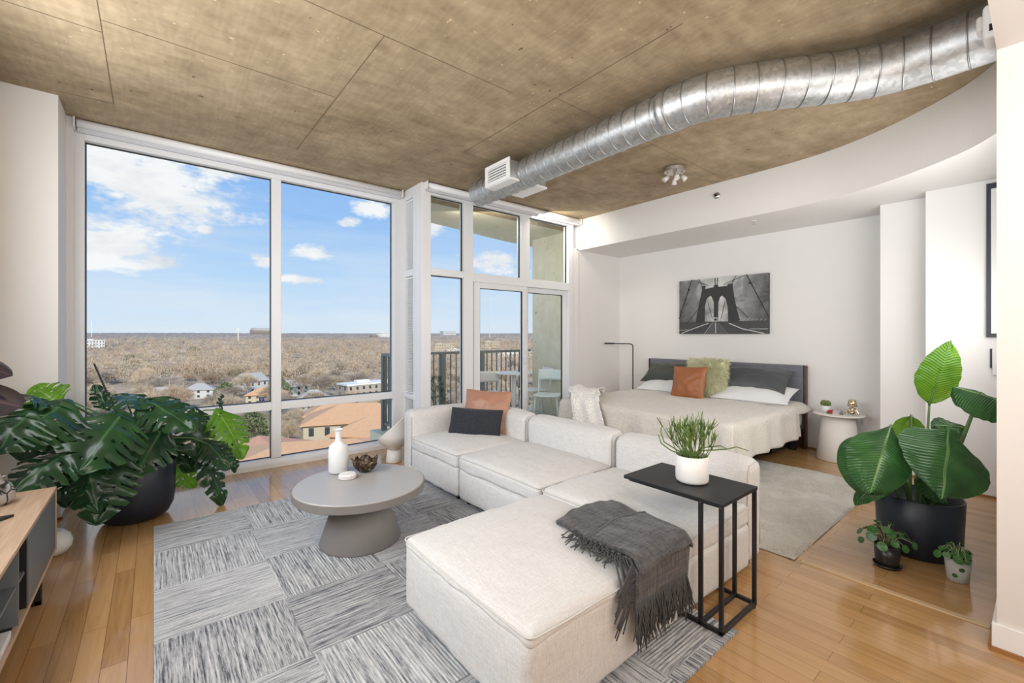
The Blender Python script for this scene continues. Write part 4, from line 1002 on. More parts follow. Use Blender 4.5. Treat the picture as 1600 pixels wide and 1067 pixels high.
for nm,x0,x1,xf in (('left',2.585,2.73,2.575),('right',2.90,3.06,3.06)):
    rb=mk('register_box',G().box(x0,x1,3.205,3.56,2.835,3.005),plain('zinc_box',(.50,.52,.53),.4,.6),du,bevel=.003)
    g=G()
    if nm=='left':
        g.box(2.572,2.588,3.19,3.575,2.82,2.855).box(2.572,2.588,3.19,3.575,2.985,3.02).box(2.572,2.588,3.19,3.235,2.855,2.985).box(2.572,2.588,3.53,3.575,2.855,2.985).box(2.588,2.70,3.19,3.575,2.815,2.835)
        mk('register_frame',g,trim_m,rb,bevel=.002); g=G()
        for k in range(5): z=2.866+k*.026; g.box(2.576,2.586,3.235,3.53,z,z+.011)
        for k in range(12): g.box(2.582,2.587,3.25+k*.024,3.254+k*.024,2.855,2.985)
        mk('louvres',g,trim_m,rb); mk('grille_back',G().box(2.5845,2.5855,3.235,3.53,2.855,2.985),gasket_m,rb)
    else: mk('register_frame',g.box(2.90,3.065,3.19,3.575,2.815,2.835),trim_m,rb,bevel=.002)
# ceiling spot fixture
sf=thing('ceiling_spotlight',(4.225,2.475,CEIL-.12),'round nickel ceiling light with four small glass spot heads','ceiling light')
sx_,sy_=4.225,2.475
mk('canopy',G().lathe([(.0,CEIL-.001),(.108,CEIL-.001),(.110,CEIL-.012),(.105,CEIL-.045),(.095,CEIL-.05),(.0,CEIL-.05)],(sx_,sy_,0),48),nickel_m,sf,smooth=False)
spotg=plain('pale_glass_shade',(.75,.72,.68),.25)
for k,(a,tl) in enumerate(((2.4,.9),(3.9,.5),(5.2,.7),(.6,.5))):
    ax,ay=sx_+.072*cos(a),sy_+.072*sin(a)
    s1=mk('spot_arm',G().tube([(ax,ay,CEIL-.045),(ax,ay,CEIL-.095)],.006,8).tube([(ax-.012,ay,CEIL-.075),(ax+.012,ay,CEIL-.075)],.004,6),nickel_m,sf,smooth=True)
    M=Matrix.Rotation(a,3,'Z')@Matrix.Rotation(PI-tl,3,'Y')
    mk('spot_head',G().lathe([(.012,-.012),(.018,-.008),(.028,.052),(.025,.052),(.014,.0)],(ax,ay,CEIL-.10),20,M),spotg,s1,smooth=True)
    mk('bulb',G().lathe([(.0001,.048),(.02,.04),(.020,.03)],(ax,ay,CEIL-.10),14,M),ceram_m,s1,smooth=True)
sk=thing('sprinkler_head',(5.03,2.42,2.94),'round metal sprinkler head set in the curved white soffit face','sprinkler')
mk('escutcheon',G().lathe([(.0,.012),(.020,.012),(.036,.004),(.038,-.001)],(5.028,2.42,2.955),28,Matrix.Rotation(-PI/2,3,'Y')),nickel_m,sk,smooth=True)
mk('nozzle',G().lathe([(.0,.04),(.014,.04),(.014,.034),(.006,.03),(.006,.01)],(5.028,2.42,2.955),16,Matrix.Rotation(-PI/2,3,'Y')),black_m,sk)
sk=thing('sprinkler_head',(5.26,2.11,SZ-.04),'small sprinkler head hanging below the soffit over the bed','sprinkler')
mk('stem',G().tube([(5.26,2.11,SZ),(5.26,2.11,SZ-.035)],.007,8),nickel_m,sk); mk('deflector',G().lathe([(.0,SZ-.035),(.018,SZ-.036),(.018,SZ-.039),(.0,SZ-.039)],(5.26,2.11,0),16),nickel_m,sk); mk('plate',G().lathe([(.0,SZ-.001),(.03,SZ-.001),(.028,SZ-.006),(0,SZ-.006)],(5.26,2.11,0),20),trim_m,sk)
# right side: strobe, framed pieces
sb=thing('alarm_strobe',(3.03,.17,2.76),'white alarm strobe high on the wall edge beside the duct','alarm')
mk('housing',G().rbox(2.94,3.08,NY+.001,NY+.052,2.70,2.86,.02,4),trim_m,sb,smooth=True); mk('lens',G().rbox(2.97,3.05,NY+.050,NY+.070,2.76,2.83,.012,4),spotg,sb,smooth=True); mk('mark',G().box(2.936,2.9405,NY+.01,NY+.03,2.73,2.76),black_m,sb)
t=thing('framed_art',(5.36,.29,1.33),'tall dark-edged white panel picture at the right wall edge','picture')
mk('frame_edge',G().box(5.345,5.378,.262,.325,1.33,2.60),planter_m,t,bevel=.001); mk('panel',G().box(5.325,5.343,.17,.298,1.36,2.55),ceram_m,t,bevel=.004)
t=thing('framed_art',(5.36,.28,1.07),'small dark-edged white wall panel below the tall one at right','picture')
mk('frame_edge',G().box(5.362,5.378,.285,.305,1.075,1.235),planter_m,t); mk('panel',G().box(5.352,5.3615,.20,.292,1.02,1.235),ceram_m,t,bevel=.001)
o=tag(mk('wall_outlet',G().box(3.85,3.92,NY,NY+.014,.35,.47),trim_m,bevel=.002),'white outlet cover low on the near right wall edge','outlet'); mk('socket',G().box(3.87,3.90,NY+.014,NY+.016,.37,.45),plain('outlet_face_b',(.6,.6,.6),.5),o)

# ---------------------------------------------------------------- balcony
bal=struct('floor_balcony',G().box(2.48,6.6,DY+.12,6.35,-.30,-.06),balc_m)
edge=[(2.2,5.3),(2.2,5.5),(2.56,5.77),(2.9,5.98),(3.4,6.18),(4.07,6.29),(4.6,6.42),(5.2,6.52),(5.9,6.58),(6.6,6.6)]
struct('ceiling_balcony',G().prism([(2.2,DY+.13)]+edge+[(6.6,DY+.13)][::1],CEIL+.02,CEIL+.25),balc_m)
struct('wall_balcony',G().box(5.50,6.6,DY+.13,6.12,-.06,CEIL+.02),balc_m)
struct('wall_facade',G().box(-6,LX-.1,WY,WY+.3,-34,CEIL+.3).box(LX-.1,2.47,WY-.02,WY+.06,-34,-.12).box(2.48,6.6,6.15,6.35,-34,-.3),balc_m)
rl=thing('balcony_railing',(4.0,6.2,-.06),'dark grey balcony railing with upright bars outside the glass','railing')
mk('top_rail',G().box(2.60,5.50,6.17,6.23,1.035,1.075).box(2.60,2.66,5.15,6.17,1.035,1.075),rail_m,rl)
mk('bottom_rail',G().box(2.60,5.50,6.185,6.215,.03,.06).box(2.615,2.645,5.15,6.185,.03,.06),rail_m,rl)
g=G(); x=2.72
while x<5.48: g.box(x-.008,x+.008,6.192,6.208,.06,1.035); x+=.105
y=5.2
while y<6.15: g.box(2.622,2.638,y-.008,y+.008,.06,1.035); y+=.105
mk('balusters',g,rail_m,rl)
for x in (2.63,3.62,4.40,5.30): mk('post',G().box(x-.035,x+.035,6.17,6.23,-.06,1.035),rail_m,rl)
mk('post',G().box(2.60,2.66,5.15,5.21,-.06,1.035),rail_m,rl)
bt=thing('bistro_table',(4.52,5.48,-.06),'round white bistro table on the balcony','table')
mk('table_top',G().lathe([(.0,.722),(.30,.722),(.305,.73),(.30,.744),(.0,.745)],(4.52,5.48,0),48),ceram_m,bt); mk('column',G().tube([(4.52,5.48,-.04),(4.52,5.48,.722)],.035,16),ceram_m,bt,smooth=True); mk('base',G().lathe([(.0,-.06),(.21,-.06),(.20,-.04),(.0,-.035)],(4.52,5.48,0),32),ceram_m,bt)
t=tag(mk('candle_pot',G().lathe([(.0,.746),(.055,.746),(.057,.84),(.052,.84),(.05,.80),(0,.80)],(4.66,5.45,0),28),plain('charcoal_pot',(.06,.065,.075),.6),smooth=False),'small charcoal candle pot on the balcony table','pot')
def chair(x,y,rz,m,label):
    t=thing('bistro_chair',(x,y,-.06),label,'chair','bistro chairs on the balcony'); M=Matrix.Translation(V((x,y,-.06)))@Matrix.Rotation(rz,4,'Z')
    def T(g): 
        for i in range(len(g.v)): g.v[i]=M@g.v[i]
        return g
    mk('seat',T(G().rbox(-.21,.21,-.21,.20,.44,.465,.012,6,lambda q,p:q+V((0,0,-.012*(1-p.x**2))))),m,t,smooth=True)
    mk('backrest',T(G().grid(lambda u,v:((u-.5)*.40,.235+.03*v-.05*(1-(2*u-1)**2)*-1,.66+.17*v),14,5)),m,t,smooth=True,solid=.014)
    for sx in (-1,1):
        mk('leg',T(G().tube([(sx*.17,-.17,.45),(sx*.20,-.22,0)],[.013,.010],8)),m,t,smooth=True)
        mk('leg',T(G().tube([(sx*.21,.28,0),(sx*.20,.20,.46),(sx*.20,.235,.68),(sx*.195,.265,.82)],[.010,.013,.012,.010],8)),m,t,smooth=True)
chair(4.92,5.10,-.95,mint_m,'pale mint bistro chair nearest the balcony door'); chair(5.14,5.68,-1.9,ceram_m,'white bistro chair behind the mint one by the concrete wall'); chair(4.25,5.90,2.6,ceram_m,'white bistro chair behind the table by the railing')
ep=thing('potted_evergreen',(2.98,5.30,-.06),'small potted evergreen on the balcony behind the sofa corner','potted plant')
mk('pot',G().lathe([(.0,-.059),(.11,-.059),(.14,.22),(.13,.22),(.0,.20)],(2.98,5.30,0),28),planter_m,ep,smooth=True)
g=G();R_.seed(3)
for k in range(1500):
    z=R_.uniform(.22,.78); r=.15*(1-(z-.22)/.66)*R_.uniform(.3,1)+.02; a=R_.uniform(0,6.28); p=V((2.98+r*cos(a)*1.5,5.30+r*sin(a),z)); d=V((cos(a),sin(a),R_.uniform(.3,1.5))).normalized()*R_.uniform(.03,.06); s=d.orthogonal().normalized()*.004
    g.add([p-s,p+s,p+d],[(0,1,2)])
mk('foliage',g,plain('evergreen_needles',(.05,.10,.05),.7,var=.4,scale=30),ep); mk('trunk',G().tube([(2.98,5.3,.2),(2.98,5.3,.7)],[.012,.004],6),stem_m,ep)

# ---------------------------------------------------------------- landscape outside
GZ=-31.
def far(px,d):  # image pixel column and forward depth -> ground x,y
    a=(px-800)/685.; return (.6329*d+.7742*a*d, .7742*d-.6329*a*d)
def terr(x,y):
    r=math.hypot(x,y); z=GZ
    if r>400: z+= (r-400)*.0092
    z+= min(1,max(0,(r-300)/800))*7*noise.noise(V((x*.0016,y*.0016,0)))+2.2*noise.noise(V((x*.008,y*.008,3)))*min(1,max(0,(r-120)/200))
    return min(z, 1.2+1.5*noise.noise(V((x*.001,y*.001,5))) if r>2600 else 99)
def hazed(n,col,lo=300,hi=4200,haze=(.36,.35,.37),mx=.55):  # aerial haze mixed into the base colour by distance
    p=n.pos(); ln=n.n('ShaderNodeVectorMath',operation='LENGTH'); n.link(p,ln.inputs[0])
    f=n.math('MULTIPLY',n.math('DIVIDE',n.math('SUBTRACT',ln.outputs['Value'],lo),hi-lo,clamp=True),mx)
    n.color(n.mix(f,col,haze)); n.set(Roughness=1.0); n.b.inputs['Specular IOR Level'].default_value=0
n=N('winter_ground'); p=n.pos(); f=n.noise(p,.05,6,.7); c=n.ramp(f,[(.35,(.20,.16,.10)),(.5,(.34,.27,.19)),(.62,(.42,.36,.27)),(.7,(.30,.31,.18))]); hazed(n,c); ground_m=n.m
rings=[30,45,60,80,105,135,170,210,260,320,400]
A0,A1=math.radians(-35),math.radians(75)
def polar(r,a): x,y=r*sin(a),r*cos(a); return x,y
g=G()
rr_=[20*(1.10**k) for k in range(60)]; rr_=[r for r in rr_ if r<5200]
NA=160
g.grid(lambda u,v:(lambda r,a:(r*sin(a),r*cos(a)+4,terr(r*sin(a),r*cos(a))))(rr_[int(round(u*(len(rr_)-1)))],A0+(A1-A0)*v),len(rr_)-1,NA)
struct('ground_outside',g,ground_m,smooth=True)
# trees
def tree_mesh(seed,h=14,spread=5.5,tw=7):
    r=random.Random(seed); g=G(); tg=G()
    def br(p,d,l,rad,dep):
        q=p+d*l; g.tube([p,p.lerp(q,.5)+V((r.gauss(0,.03),r.gauss(0,.03),0))*l,q],[rad,rad*.8,rad*.6],4 if dep<2 else 3,False)
        if dep==4:
            for k in range(tw):
                dd=(d+V((r.gauss(0,.6),r.gauss(0,.6),r.gauss(.15,.5)))).normalized(); L=r.uniform(.7,1.6); s=dd.orthogonal().normalized()*.028; s=Matrix.Rotation(r.uniform(0,3),3,dd)@s
                a=q+(p-q)*r.random(); m=a+dd*L*.5; tg.add([a-s,a+s,a+dd*L],[(0,1,2)])
                for z in range(3):
                    d2=(dd+V((r.gauss(0,.8),r.gauss(0,.8),r.gauss(0,.6)))).normalized(); s2=d2.orthogonal().normalized()*.020; b=a+dd*L*r.uniform(.2,.9); tg.add([b-s2,b+s2,b+d2*r.uniform(.4,.9)],[(0,1,2)])
            return
        for k in range((5,4,4,3)[dep]):
            a=2*PI*(k+r.random())/(5,4,4,3)[dep]; o=d.orthogonal().normalized(); o=Matrix.Rotation(a,3,d)@o; e=r.uniform(.45,.95)
            br(p+d*l*r.uniform(.55,1),(d+o*e+V((0,0,.18))).normalized(),l*r.uniform(.62,.82),rad*.55,dep+1)
    br(V((0,0,0)),V((r.gauss(0,.04),r.gauss(0,.04),1)).normalized(),h*.27,.28,0)
    return g,tg
def treemat(name,c):
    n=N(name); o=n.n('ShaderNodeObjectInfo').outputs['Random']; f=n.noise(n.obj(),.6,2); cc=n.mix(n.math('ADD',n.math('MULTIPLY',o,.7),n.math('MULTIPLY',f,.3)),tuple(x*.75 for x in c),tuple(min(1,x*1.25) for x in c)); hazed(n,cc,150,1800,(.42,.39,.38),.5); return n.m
bark=[treemat('bare_bark_brown',(.23,.17,.12)),treemat('bare_bark_grey',(.27,.22,.17)),treemat('bare_bark_tan',(.38,.29,.20))]
twm=[treemat('twig_brown',(.46,.35,.25)),treemat('twig_grey',(.43,.36,.30)),treemat('twig_tan',(.60,.48,.35))]
protos=[]
for k in range(6):
    a,b=tree_mesh(40+k,13+k%3,5.5); protos.append((a,b,k%3))
tree_src=[]
for k,(a,b,c) in enumerate(protos):
    ma=bpy.data.meshes.new('bare_tree'); ma.from_pydata([tuple(v) for v in a.v],[],a.f); ma.materials.append(bark[c])
    mb=bpy.data.meshes.new('twigs'); mb.from_pydata([tuple(v) for v in b.v],[],b.f); mb.materials.append(twm[c]); tree_src.append((ma,mb,c))
occupied=[]
def put_tree(x,y,s,k,near):
    ma,mb,c=tree_src[k]
    t=bpy.data.objects.new('bare_tree',ma); COL.objects.link(t); t.location=(x,y,terr(x,y)-.2); t.rotation_euler=(0,0,R_.uniform(0,6.28)); t.scale=(s,s,s*R_.uniform(.85,1.1))
    tag(t,('bare brown winter tree','bare grey winter tree','bare pale tan winter tree')[c]+(' among the nearest houses and roofs outside' if near else ' in the woods beyond the houses outside'),'tree',('brown','grey','tan')[c]+' bare trees '+('near the houses' if near else 'in the woods'))
    w=bpy.data.objects.new('crown',mb); COL.objects.link(w); w.parent=t
R_.seed(11)
# buildings ------------------------------------------------
roof_t=plain('terracotta_tile',(.62,.36,.20),.8,var=.12,scale=1.5); roof_r=plain('red_brown_tile',(.50,.27,.19),.8,var=.12,scale=1.5); roof_g=plain('grey_shingle',(.42,.40,.38),.85,var=.1,scale=1); 
bei_m=plain('beige_stucco',(.52,.45,.34),.9,var=.05,scale=.5); gst_m=plain('pale_grey_siding',(.55,.56,.55),.9,var=.05); brk_m=plain('grey_brick_wall',(.42,.36,.31),.9); win_m=plain('dark_window',(.05,.06,.07),.3); whi_m=plain('white_roof_membrane',(.75,.74,.70),.8); brn_m=plain('brown_stone',(.33,.27,.22),.9)
def building(px,d,w,dp,h,rot,wallm,roofm,label,kind='hip',rh=3.,name='house',floors=2,grp=None,base=None):
    x,y=far(px,d); z=terr(x,y) if base is None else base; occupied.append((x,y,max(w,dp)*.62))
    t=thing(name,(x,y,z),label,'building',grp); M=Matrix.Translation(V((x,y,z)))@Matrix.Rotation(rot,4,'Z')
    def T(g):
        for i in range(len(g.v)): g.v[i]=M@g.v[i]
        return g
    mk('walls',T(G().box(-w/2,w/2,-dp/2,dp/2,-2,h)),wallm,t)
    if kind=='flat':
        mk('roof',T(G().box(-w/2-.4,w/2+.4,-dp/2-.4,dp/2+.4,h,h+.8).box(-w/4,0,-1.5,1.5,h+.8,h+2.0)),roofm,t)
    else:
        ov=.7; a,b=w/2+ov,dp/2+ov; rl_=max(0,a-b) if kind=='hip' else a
        mk('roof',T(G().add([(-a,-b,h),(a,-b,h),(a,b,h),(-a,b,h),(-rl_,0,h+rh),(rl_,0,h+rh),(-a,-b,h-.25),(a,-b,h-.25),(a,b,h-.25),(-a,b,h-.25)],
            [(0,1,5,4),(2,3,4,5),(1,2,5),(3,0,4),(0,6,7,1),(1,7,8,2),(2,8,9,3),(3,9,6,0),(6,9,8,7)])),roofm,t)
    for fl in range(floors):
        zz=h*(fl+.3)/floors
        nn_=max(2,int(w/3.2))
        for k in range(nn_):
            xx=-w/2+w*(k+.5)/nn_
            for sy in (-1,):
                mk('window',T(G().box(xx-.55,xx+.55,sy*dp/2-.06*1,sy*dp/2+.06,zz,zz+h/floors*.5)),win_m,t)
        for k in range(max(1,int(dp/4))):
            yy=-dp/2+dp*(k+.5)/max(1,int(dp/4)); mk('window',T(G().box(-w/2-.06,-w/2+.06,yy-.5,yy+.5,zz,zz+h/floors*.5)),win_m,t)
    return t
LA=math.radians
building(560,112,24,15,11.5,LA(-20),bei_m,roof_t,'beige apartment block with hipped terracotta roofs below the right window',rh=3.4,name='apartment_building',floors=3)
building(588,97,15,13,11.5,LA(-42),bei_m,roof_t,'beige corner wing with a terracotta roof nearest the balcony railing',rh=3.2,name='apartment_building',floors=3)
building(527,123,15,12,11.0,LA(-20),bei_m,roof_t,'beige end wing with a terracotta roof left of the apartment block',rh=3.2,name='apartment_building',floors=3)
building(500,79,36,24,9.8,LA(-24),bei_m,roof_t,'large low terracotta roof filling the bottom of the window',rh=3.6,name='apartment_building',floors=2)
building(405,86,15,15,9.4,LA(-30),bei_m,roof_r,'red-brown tiled roof corner behind the monstera leaves',rh=3.2,name='apartment_building',floors=2)
building(575,215,26,10,8.5,LA(8),brk_m,whi_m,'long brick building with a flat white roof among the trees','flat',name='apartment_building',floors=3)
building(252,205,14,10,4.5,LA(15),gst_m,roof_g,'pale house with a grey hip roof above the monstera',rh=3.6)
building(312,225,12,9,4.5,LA(-10),gst_m,roof_g,'small grey house in the trees left of the tall gabled one',rh=3.)
building(392,240,11,12,7,LA(30),gst_m,roof_g,'tall grey gabled house near the window mullion','gable',rh=4)
building(418,205,16,9,4.5,LA(-20),bei_m,roof_t,'tan roofed house beside the blue window sticker',rh=2.8)
building(455,230,15,9,5,LA(12),gst_m,roof_g,'white-grey house half hidden by bare trees right of the mullion',rh=3)
building(490,190,12,9,5,LA(-15),gst_m,roof_g,'grey shingled house above the terracotta roofs',rh=3.4)
building(610,250,16,10,5,LA(10),bei_m,roof_r,'small red-brown roofed building beyond the brick block',rh=3)
building(145,640,22,14,17,LA(30),whi_m,whi_m,'white block far off at the left window edge','flat',name='office_building',floors=4)
building(325,900,48,16,9,LA(25),bei_m,whi_m,'low pale building far out on the left','flat',name='office_building',floors=1)
building(410,2300,110,40,44,LA(25),brn_m,roof_g,'distant brown hall on the skyline','gable',rh=14,name='office_building',floors=1,base=-20)
building(600,1500,48,20,38,LA(20),whi_m,whi_m,'distant pale high-rise on the skyline by the railing','flat',name='high_rise',floors=5,base=-30)
building(584,1400,22,16,28,LA(20),brn_m,brn_m,'distant brown tower left of the pale high-rise','flat',name='high_rise',floors=3,base=-28)
building(505,1100,40,16,8,LA(25),whi_m,whi_m,'white low warehouse in the far woods','flat',name='warehouse',floors=1)
building(470,900,28,14,7,LA(20),whi_m,roof_g,'small far shed with a grey roof',rh=2,name='warehouse',floors=1)
building(690,700,40,16,13,LA(10),bei_m,bei_m,'tan block seen through the balcony side pane','flat',name='office_building',floors=3)
building(712,640,44,14,7,LA(10),whi_m,whi_m,'long white warehouse seen through the balcony side pane','flat',name='warehouse',floors=1)
building(800,560,60,16,8,LA(5),whi_m,whi_m,'long white warehouse behind the balcony door','flat',name='warehouse',floors=1)
building(765,780,36,16,15,LA(5),bei_m,bei_m,'tan office block behind the balcony door','flat',name='office_building',floors=3)
building(700,2400,90,30,34,LA(10),gst_m,gst_m,'pale blue-grey tower on the skyline beyond the side pane','flat',name='high_rise',floors=4,base=-14)
def mast(px,d,h,label):
    x,y=far(px,d); z=terr(x,y); g=G()
    for k in range(3): a=k*2.094; g.tube([(x+1.2*cos(a),y+1.2*sin(a),z),(x+.4*cos(a),y+.4*sin(a),z+h)],.35,4)
    for k in range(20): zz=z+h*k/20; g.box(x-1,x+1,y-.15,y+.15,zz,zz+.3)
    tag(mk('radio_mast',g,whi_m),label,'mast','thin masts on the horizon')
mast(765,1500,150,'tall thin radio mast on the horizon behind the balcony door'); mast(372,900,38,'thin mast in the far woods of the left window'); mast(143,1300,60,'thin mast at the left edge of the big window')
# scatter trees
cand=[]; tries=0
for d in (62,74,88,104,122,142,165,190,218,250,285,322,362):
    step=8.5+d*.016; span=.0146*0+1
    lat0,lat1=(90-800)/685*d,(860-800)/685*d; L=lat0
    while L<lat1:
        l=L+R_.uniform(-.4,.4)*step; dd=d+R_.uniform(-.35,.35)*(d*.15); x,y=.6329*dd+.7742*l,.7742*dd-.6329*l; L+=step*1.25
        cand.append((dd,x,y))
cand.sort(); cnt=0
for dd,x,y in cand:
    if any(math.hypot(x-a,y-b)<r+3 for a,b,r in occupied): continue
    # keep sight lines over the roofs open
    px=800+685*(.7742*x-.6329*y)/dd
    if dd<100 and 470<px<620: continue
    if dd<118 and 470<px<620 : continue
    if dd<80 and px<420 and R_.random()<.5: continue
    if cnt>=295: break
    put_tree(x,y,R_.uniform(.95,1.4) if dd>150 else R_.uniform(.7,.95),R_.randrange(6),dd<170); cnt+=1
# evergreens
evg=treemat('evergreen_crown',(.16,.19,.09)); 
def ev(px,d,h,w):
    x,y=far(px,d); z=terr(x,y); g=G(); r=random.Random(px)
    for k in range(900):
        t=r.random(); a=r.uniform(0,6.28); e=sin(PI*min(1,t*.9+.1))**.6*w*r.uniform(.6,1); p=V((x+e*cos(a),y+e*sin(a),z+1+t*h)); dd=V((r.gauss(0,1),r.gauss(0,1),r.gauss(.3,1))).normalized()*.9; s=dd.orthogonal().normalized()*.3; g.add([p-s,p+s,p+dd],[(0,1,2)])
    t=thing('evergreen_tree',(x,y,z),'round olive green evergreen tree at %d o\'clock'%1,'tree'); mk('crown',g,evg,t); mk('trunk',G().tube([(x,y,z),(x,y,z+h*.6)],[.3,.1],5),bark[0],t); return t
ev(352,200,9,4.2)['label']='round olive evergreen tree between the grey houses and the mullion'
ev(443,215,8,3.5)['label']='olive evergreen tree just right of the window mullion'
ev(205,420,11,6)['label']='dark evergreen tree standing far out in the left woods'
ev(302,560,13,9)['label']='yellow-green evergreen at the far edge of the woods'
ev(395,118,11,4)['label']='yellow-green bushy tree below the window crossrail'
# distant woods as one mass
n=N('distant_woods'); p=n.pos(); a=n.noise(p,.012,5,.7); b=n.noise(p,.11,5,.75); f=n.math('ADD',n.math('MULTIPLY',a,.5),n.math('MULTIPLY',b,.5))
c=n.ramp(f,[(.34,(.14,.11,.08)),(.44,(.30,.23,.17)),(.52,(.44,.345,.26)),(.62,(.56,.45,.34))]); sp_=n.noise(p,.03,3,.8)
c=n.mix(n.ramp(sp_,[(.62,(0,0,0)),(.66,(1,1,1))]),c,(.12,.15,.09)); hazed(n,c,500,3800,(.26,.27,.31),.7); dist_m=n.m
rr2=[300*(1.0125**k) for k in range(223)]
def woods(u,v):
    r=rr2[int(round(u*(len(rr2)-1)))]; a=A0+(A1-A0)*v; x,y=r*sin(a),r*cos(a)
    b=abs(noise.noise(V((x*.07,y*.07,0)))); c_=noise.noise(V((x*.21,y*.21,7)))
    k=min(1,(r-300)/70+.0)
    return (x,y,terr(x,y)+ ((7.5+5.5*(1-2.2*b)+2.2*c_)*min(1,.25+max(0,r-700)/500))*k-.5*(1-k))
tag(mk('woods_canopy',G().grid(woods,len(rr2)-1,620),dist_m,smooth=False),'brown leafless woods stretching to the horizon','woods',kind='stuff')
g=G(); R_.seed(77); VV=g.v; FF=g.f
d=250.
while d<1250:
    st=9.5+d*.011; L=(60-800)/685*d
    while L<(900-800)/685*d:
        l=L+R_.uniform(-.5,.5)*st; dd=d+R_.uniform(-.5,.5)*d*.05; L+=st*1.1
        x,y=.6329*dd+.7742*l,.7742*dd-.6329*l
        if any(math.hypot(x-a,y-b)<r+4 for a,b,r in occupied) or (dd<380 and R_.random()<.35): continue
        z0=terr(x,y); h=R_.uniform(10,16); w_=R_.uniform(4.5,7.5); nb=int(max(22,80-d*.055)); sc=.5+d*.0016
        b=len(VV); VV+=[V((x-.2,y,z0)),V((x+.2,y,z0)),V((x,y,z0+h*.7))]; FF.append((b,b+1,b+2))
        for k in range(nb):
            a=R_.uniform(0,2*PI); e=R_.random()**.5; t=R_.uniform(-.5,1); rr=w_*e*math.sqrt(max(0,1-t*t*.8))
            px=x+rr*cos(a); py=y+rr*sin(a); pz=z0+h*.62+t*h*.36
            dx=cos(a)*.6+R_.gauss(0,.5); dy=sin(a)*.6+R_.gauss(0,.5); dz_=.5+R_.random()
            ln=R_.uniform(1.2,2.4)*sc; q=math.sqrt(dx*dx+dy*dy+dz_*dz_); dx*=ln/q; dy*=ln/q; dz_*=ln/q; ww=.16*sc
            b=len(VV); VV+=[V((px-ww,py+ww*.6,pz)),V((px+ww,py-ww*.6,pz)),V((px+dx,py+dy,pz+dz_))]; FF.append((b,b+1,b+2))
    d*=1.043
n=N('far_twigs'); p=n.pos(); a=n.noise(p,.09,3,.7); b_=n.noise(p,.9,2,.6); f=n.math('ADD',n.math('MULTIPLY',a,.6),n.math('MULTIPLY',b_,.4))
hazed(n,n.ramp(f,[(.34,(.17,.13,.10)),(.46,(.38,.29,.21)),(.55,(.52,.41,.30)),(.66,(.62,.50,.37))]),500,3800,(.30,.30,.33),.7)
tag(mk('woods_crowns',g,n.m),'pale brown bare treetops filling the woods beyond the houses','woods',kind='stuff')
# far ridge so the skyline closes
def ridge(u,v):
    a=A0+(A1-A0)*v; r=4900+500*u; x,y=r*sin(a),r*cos(a)
    return (x,y,-14+u*(10.5+3.5*noise.noise(V((a*3,0,0)))+1.2*noise.noise(V((a*22,0,3)))))
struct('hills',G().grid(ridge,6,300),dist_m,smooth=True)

# ---------------------------------------------------------------- sky
w=bpy.data.worlds.new('World'); S.world=w; w.use_nodes=True; nt=w.node_tree; nt.nodes.clear()
class WN(N):
    def __init__(s): s.t=nt
n=WN(); tc=n.n('ShaderNodeTexCoord'); gen=tc.outputs['Generated']; sx=n.n('ShaderNodeSeparateXYZ'); n.link(gen,sx.inputs[0])
X_,Y_,Z_=sx.outputs; az=n.math('ARCTAN2',X_,Y_); el=n.math('ARCSINE',Z_)
base_c=n.ramp(n.math('MULTIPLY',el,1.4),[(0,(.70,.81,.93)),(.05,(.66,.80,.97)),(.16,(.50,.71,.98)),(.34,(.31,.55,.95)),(.55,(.23,.46,.90)),(1,(.18,.38,.80))])
wv=n.mapped(gen,(1,1,2.2)); nz=n.noise(wv,7,7,.58,.25); nz2=n.noise(wv,22,5,.6)
nn=n.math('ADD',n.math('MULTIPLY',n.math('SUBTRACT',nz,.5),2.4),n.math('ADD',n.math('MULTIPLY',n.math('SUBTRACT',nz2,.5),1.9),n.math('MULTIPLY',n.math('SUBTRACT',n.noise(wv,60,4,.65),.5),.9)))
acc=None
for a,e,wa,we in ((-.16,.31,.22,.09),(-.04,.27,.15,.055),(.03,.235,.13,.05),(-.15,.17,.17,.06),(-.06,.152,.12,.040),(.005,.13,.05,.018),(-.09,.125,.09,.02),(.075,.195,.016,.012),(.24,.112,.05,.010),(-.095,.142,.03,.012),(-.015,.12,.035,.010),(.075,.196,.018,.012),(.155,.150,.02,.010),(.33,.235,.03,.012),(.17,.145,.022,.014),
                  (.375,.268,.045,.018),(.26,.17,.05,.014),(.64,.165,.075,.028),(.50,.235,.05,.02),(.09,.305,.05,.03),(-.6,.3,.4,.12),(1.1,.3,.3,.1),(2.2,.5,.5,.2),(-2,.6,.6,.2),(.06,.33,.10,.03)):
    dx=n.math('DIVIDE',n.math('SUBTRACT',az,a),wa); dy=n.math('DIVIDE',n.math('SUBTRACT',el,e),we)
    d=n.math('SQRT',n.math('ADD',n.math('MULTIPLY',dx,dx),n.math('MULTIPLY',dy,dy))); b=n.math('SUBTRACT',1.0,d)
    acc=b if acc is None else n.math('MAXIMUM',acc,b)
acc=n.math('MAXIMUM',acc,-1.5)
m=n.math('ADD',acc,nn); cl=n.ramp(m,[(.0,(0,0,0)),(.30,(.45,.45,.45)),(.62,(1,1,1))])
hz=n.math('MULTIPLY',n.ramp(n.noise(n.mapped(gen,(1,1,7)),3,5,.6),[(.36,(0,0,0)),(.8,(1,1,1))]),n.ramp(el,[(.0,(.9,.9,.9)),(.16,(.5,.5,.5)),(.35,(.10,.10,.10))]))
c=n.mix(hz,base_c,(.82,.86,.93))
shade=n.ramp(nz,[(.35,(.72,.75,.83)),(.6,(.97,.97,.99))])
c=n.mix(cl,c,shade)
bg=n.n('ShaderNodeBackground'); n.link(c,bg.inputs[0]); bg.inputs[1].default_value=1.0
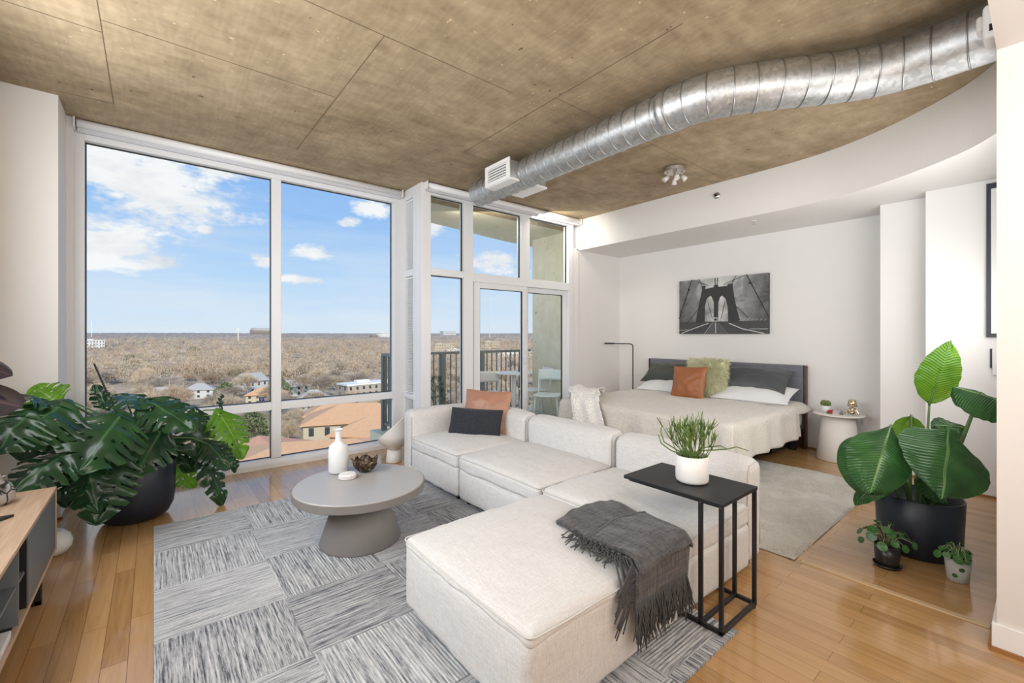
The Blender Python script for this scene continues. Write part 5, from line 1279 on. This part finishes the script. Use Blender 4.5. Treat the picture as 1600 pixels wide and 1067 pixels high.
out=n.n('ShaderNodeOutputWorld'); n.link(bg.outputs[0],out.inputs[0])

# ---------------------------------------------------------------- lights
def light(name,typ,loc,rot,energy,color=(1,1,1),**k):
    l=bpy.data.lights.new(name,typ); l.energy=energy; l.color=color
    for a,b in k.items(): setattr(l,a,b)
    o=bpy.data.objects.new(name,l); COL.objects.link(o); o.location=loc; o.rotation_euler=rot; return o
def aim(o,t): d=V(t)-V(o.location); o.rotation_euler=d.to_track_quat('-Z','Y').to_euler()
sun=light('sun','SUN',(0,-20,30),(0,0,0),4.2,(1,.93,.82),angle=.01); aim(sun,(12,30,0))
k1=light('left_fill','AREA',(LX+.06,2.3,2.05),(0,0,0),100,(.94,.97,1),shape='RECTANGLE',size=1.5,size_y=2.9); k1.rotation_euler=(0,-PI/2,0)  # unseen fill added on the left wall to brighten the room
k2=light('rear_warm_fill','AREA',(1.1,-2.0,2.50),(0,0,0),32,(1,.84,.70),shape='RECTANGLE',size=2.6,size_y=1.2); aim(k2,(1.6,.6,.6))  # unseen warm fill added behind the camera
k3=light('ceiling_fill','AREA',(1.0,-.9,1.75),(PI,0,0),52,(1,.96,.89),shape='RECTANGLE',size=2.6,size_y=1.2); aim(k3,(1.8,.9,3.1))  # unseen upward fill added behind the camera to lift the ceiling
k4=light('bedroom_fill','AREA',(4.1,NY+.03,1.85),(0,0,0),44,(1,.985,.97),shape='RECTANGLE',size=2.0,size_y=1.3); aim(k4,(4.2,3.0,2.0))  # added fill on the hidden near wall face, brightens the bedroom side

k5=light('balcony_fill','AREA',(3.9,DY+.17,3.02),(0,0,0),26,(1,.93,.80),shape='RECTANGLE',size=1.8,size_y=.12); aim(k5,(4.9,5.9,1.3))  # added fill above the outer door header, brightens the balcony concrete

# ---------------------------------------------------------------- camera
cam=bpy.data.cameras.new('camera'); co=bpy.data.objects.new('camera',cam); COL.objects.link(co); S.camera=co
cam.sensor_width=36; cam.lens=36*685/1600; cam.shift_y=-10.5/1600; cam.clip_start=.05; cam.clip_end=12000
co.location=(0,0,1.35); co.rotation_euler=(PI/2,0,-math.atan2(560,685))
S.view_settings.view_transform='Standard'; S.view_settings.look='None'; S.view_settings.exposure=0; S.view_settings.gamma=1
S.cycles.max_bounces=8; S.cycles.transparent_max_bounces=12; S.cycles.caustics_reflective=False; S.cycles.caustics_refractive=False; S.cycles.use_denoising=True; S.cycles.sample_clamp_indirect=6
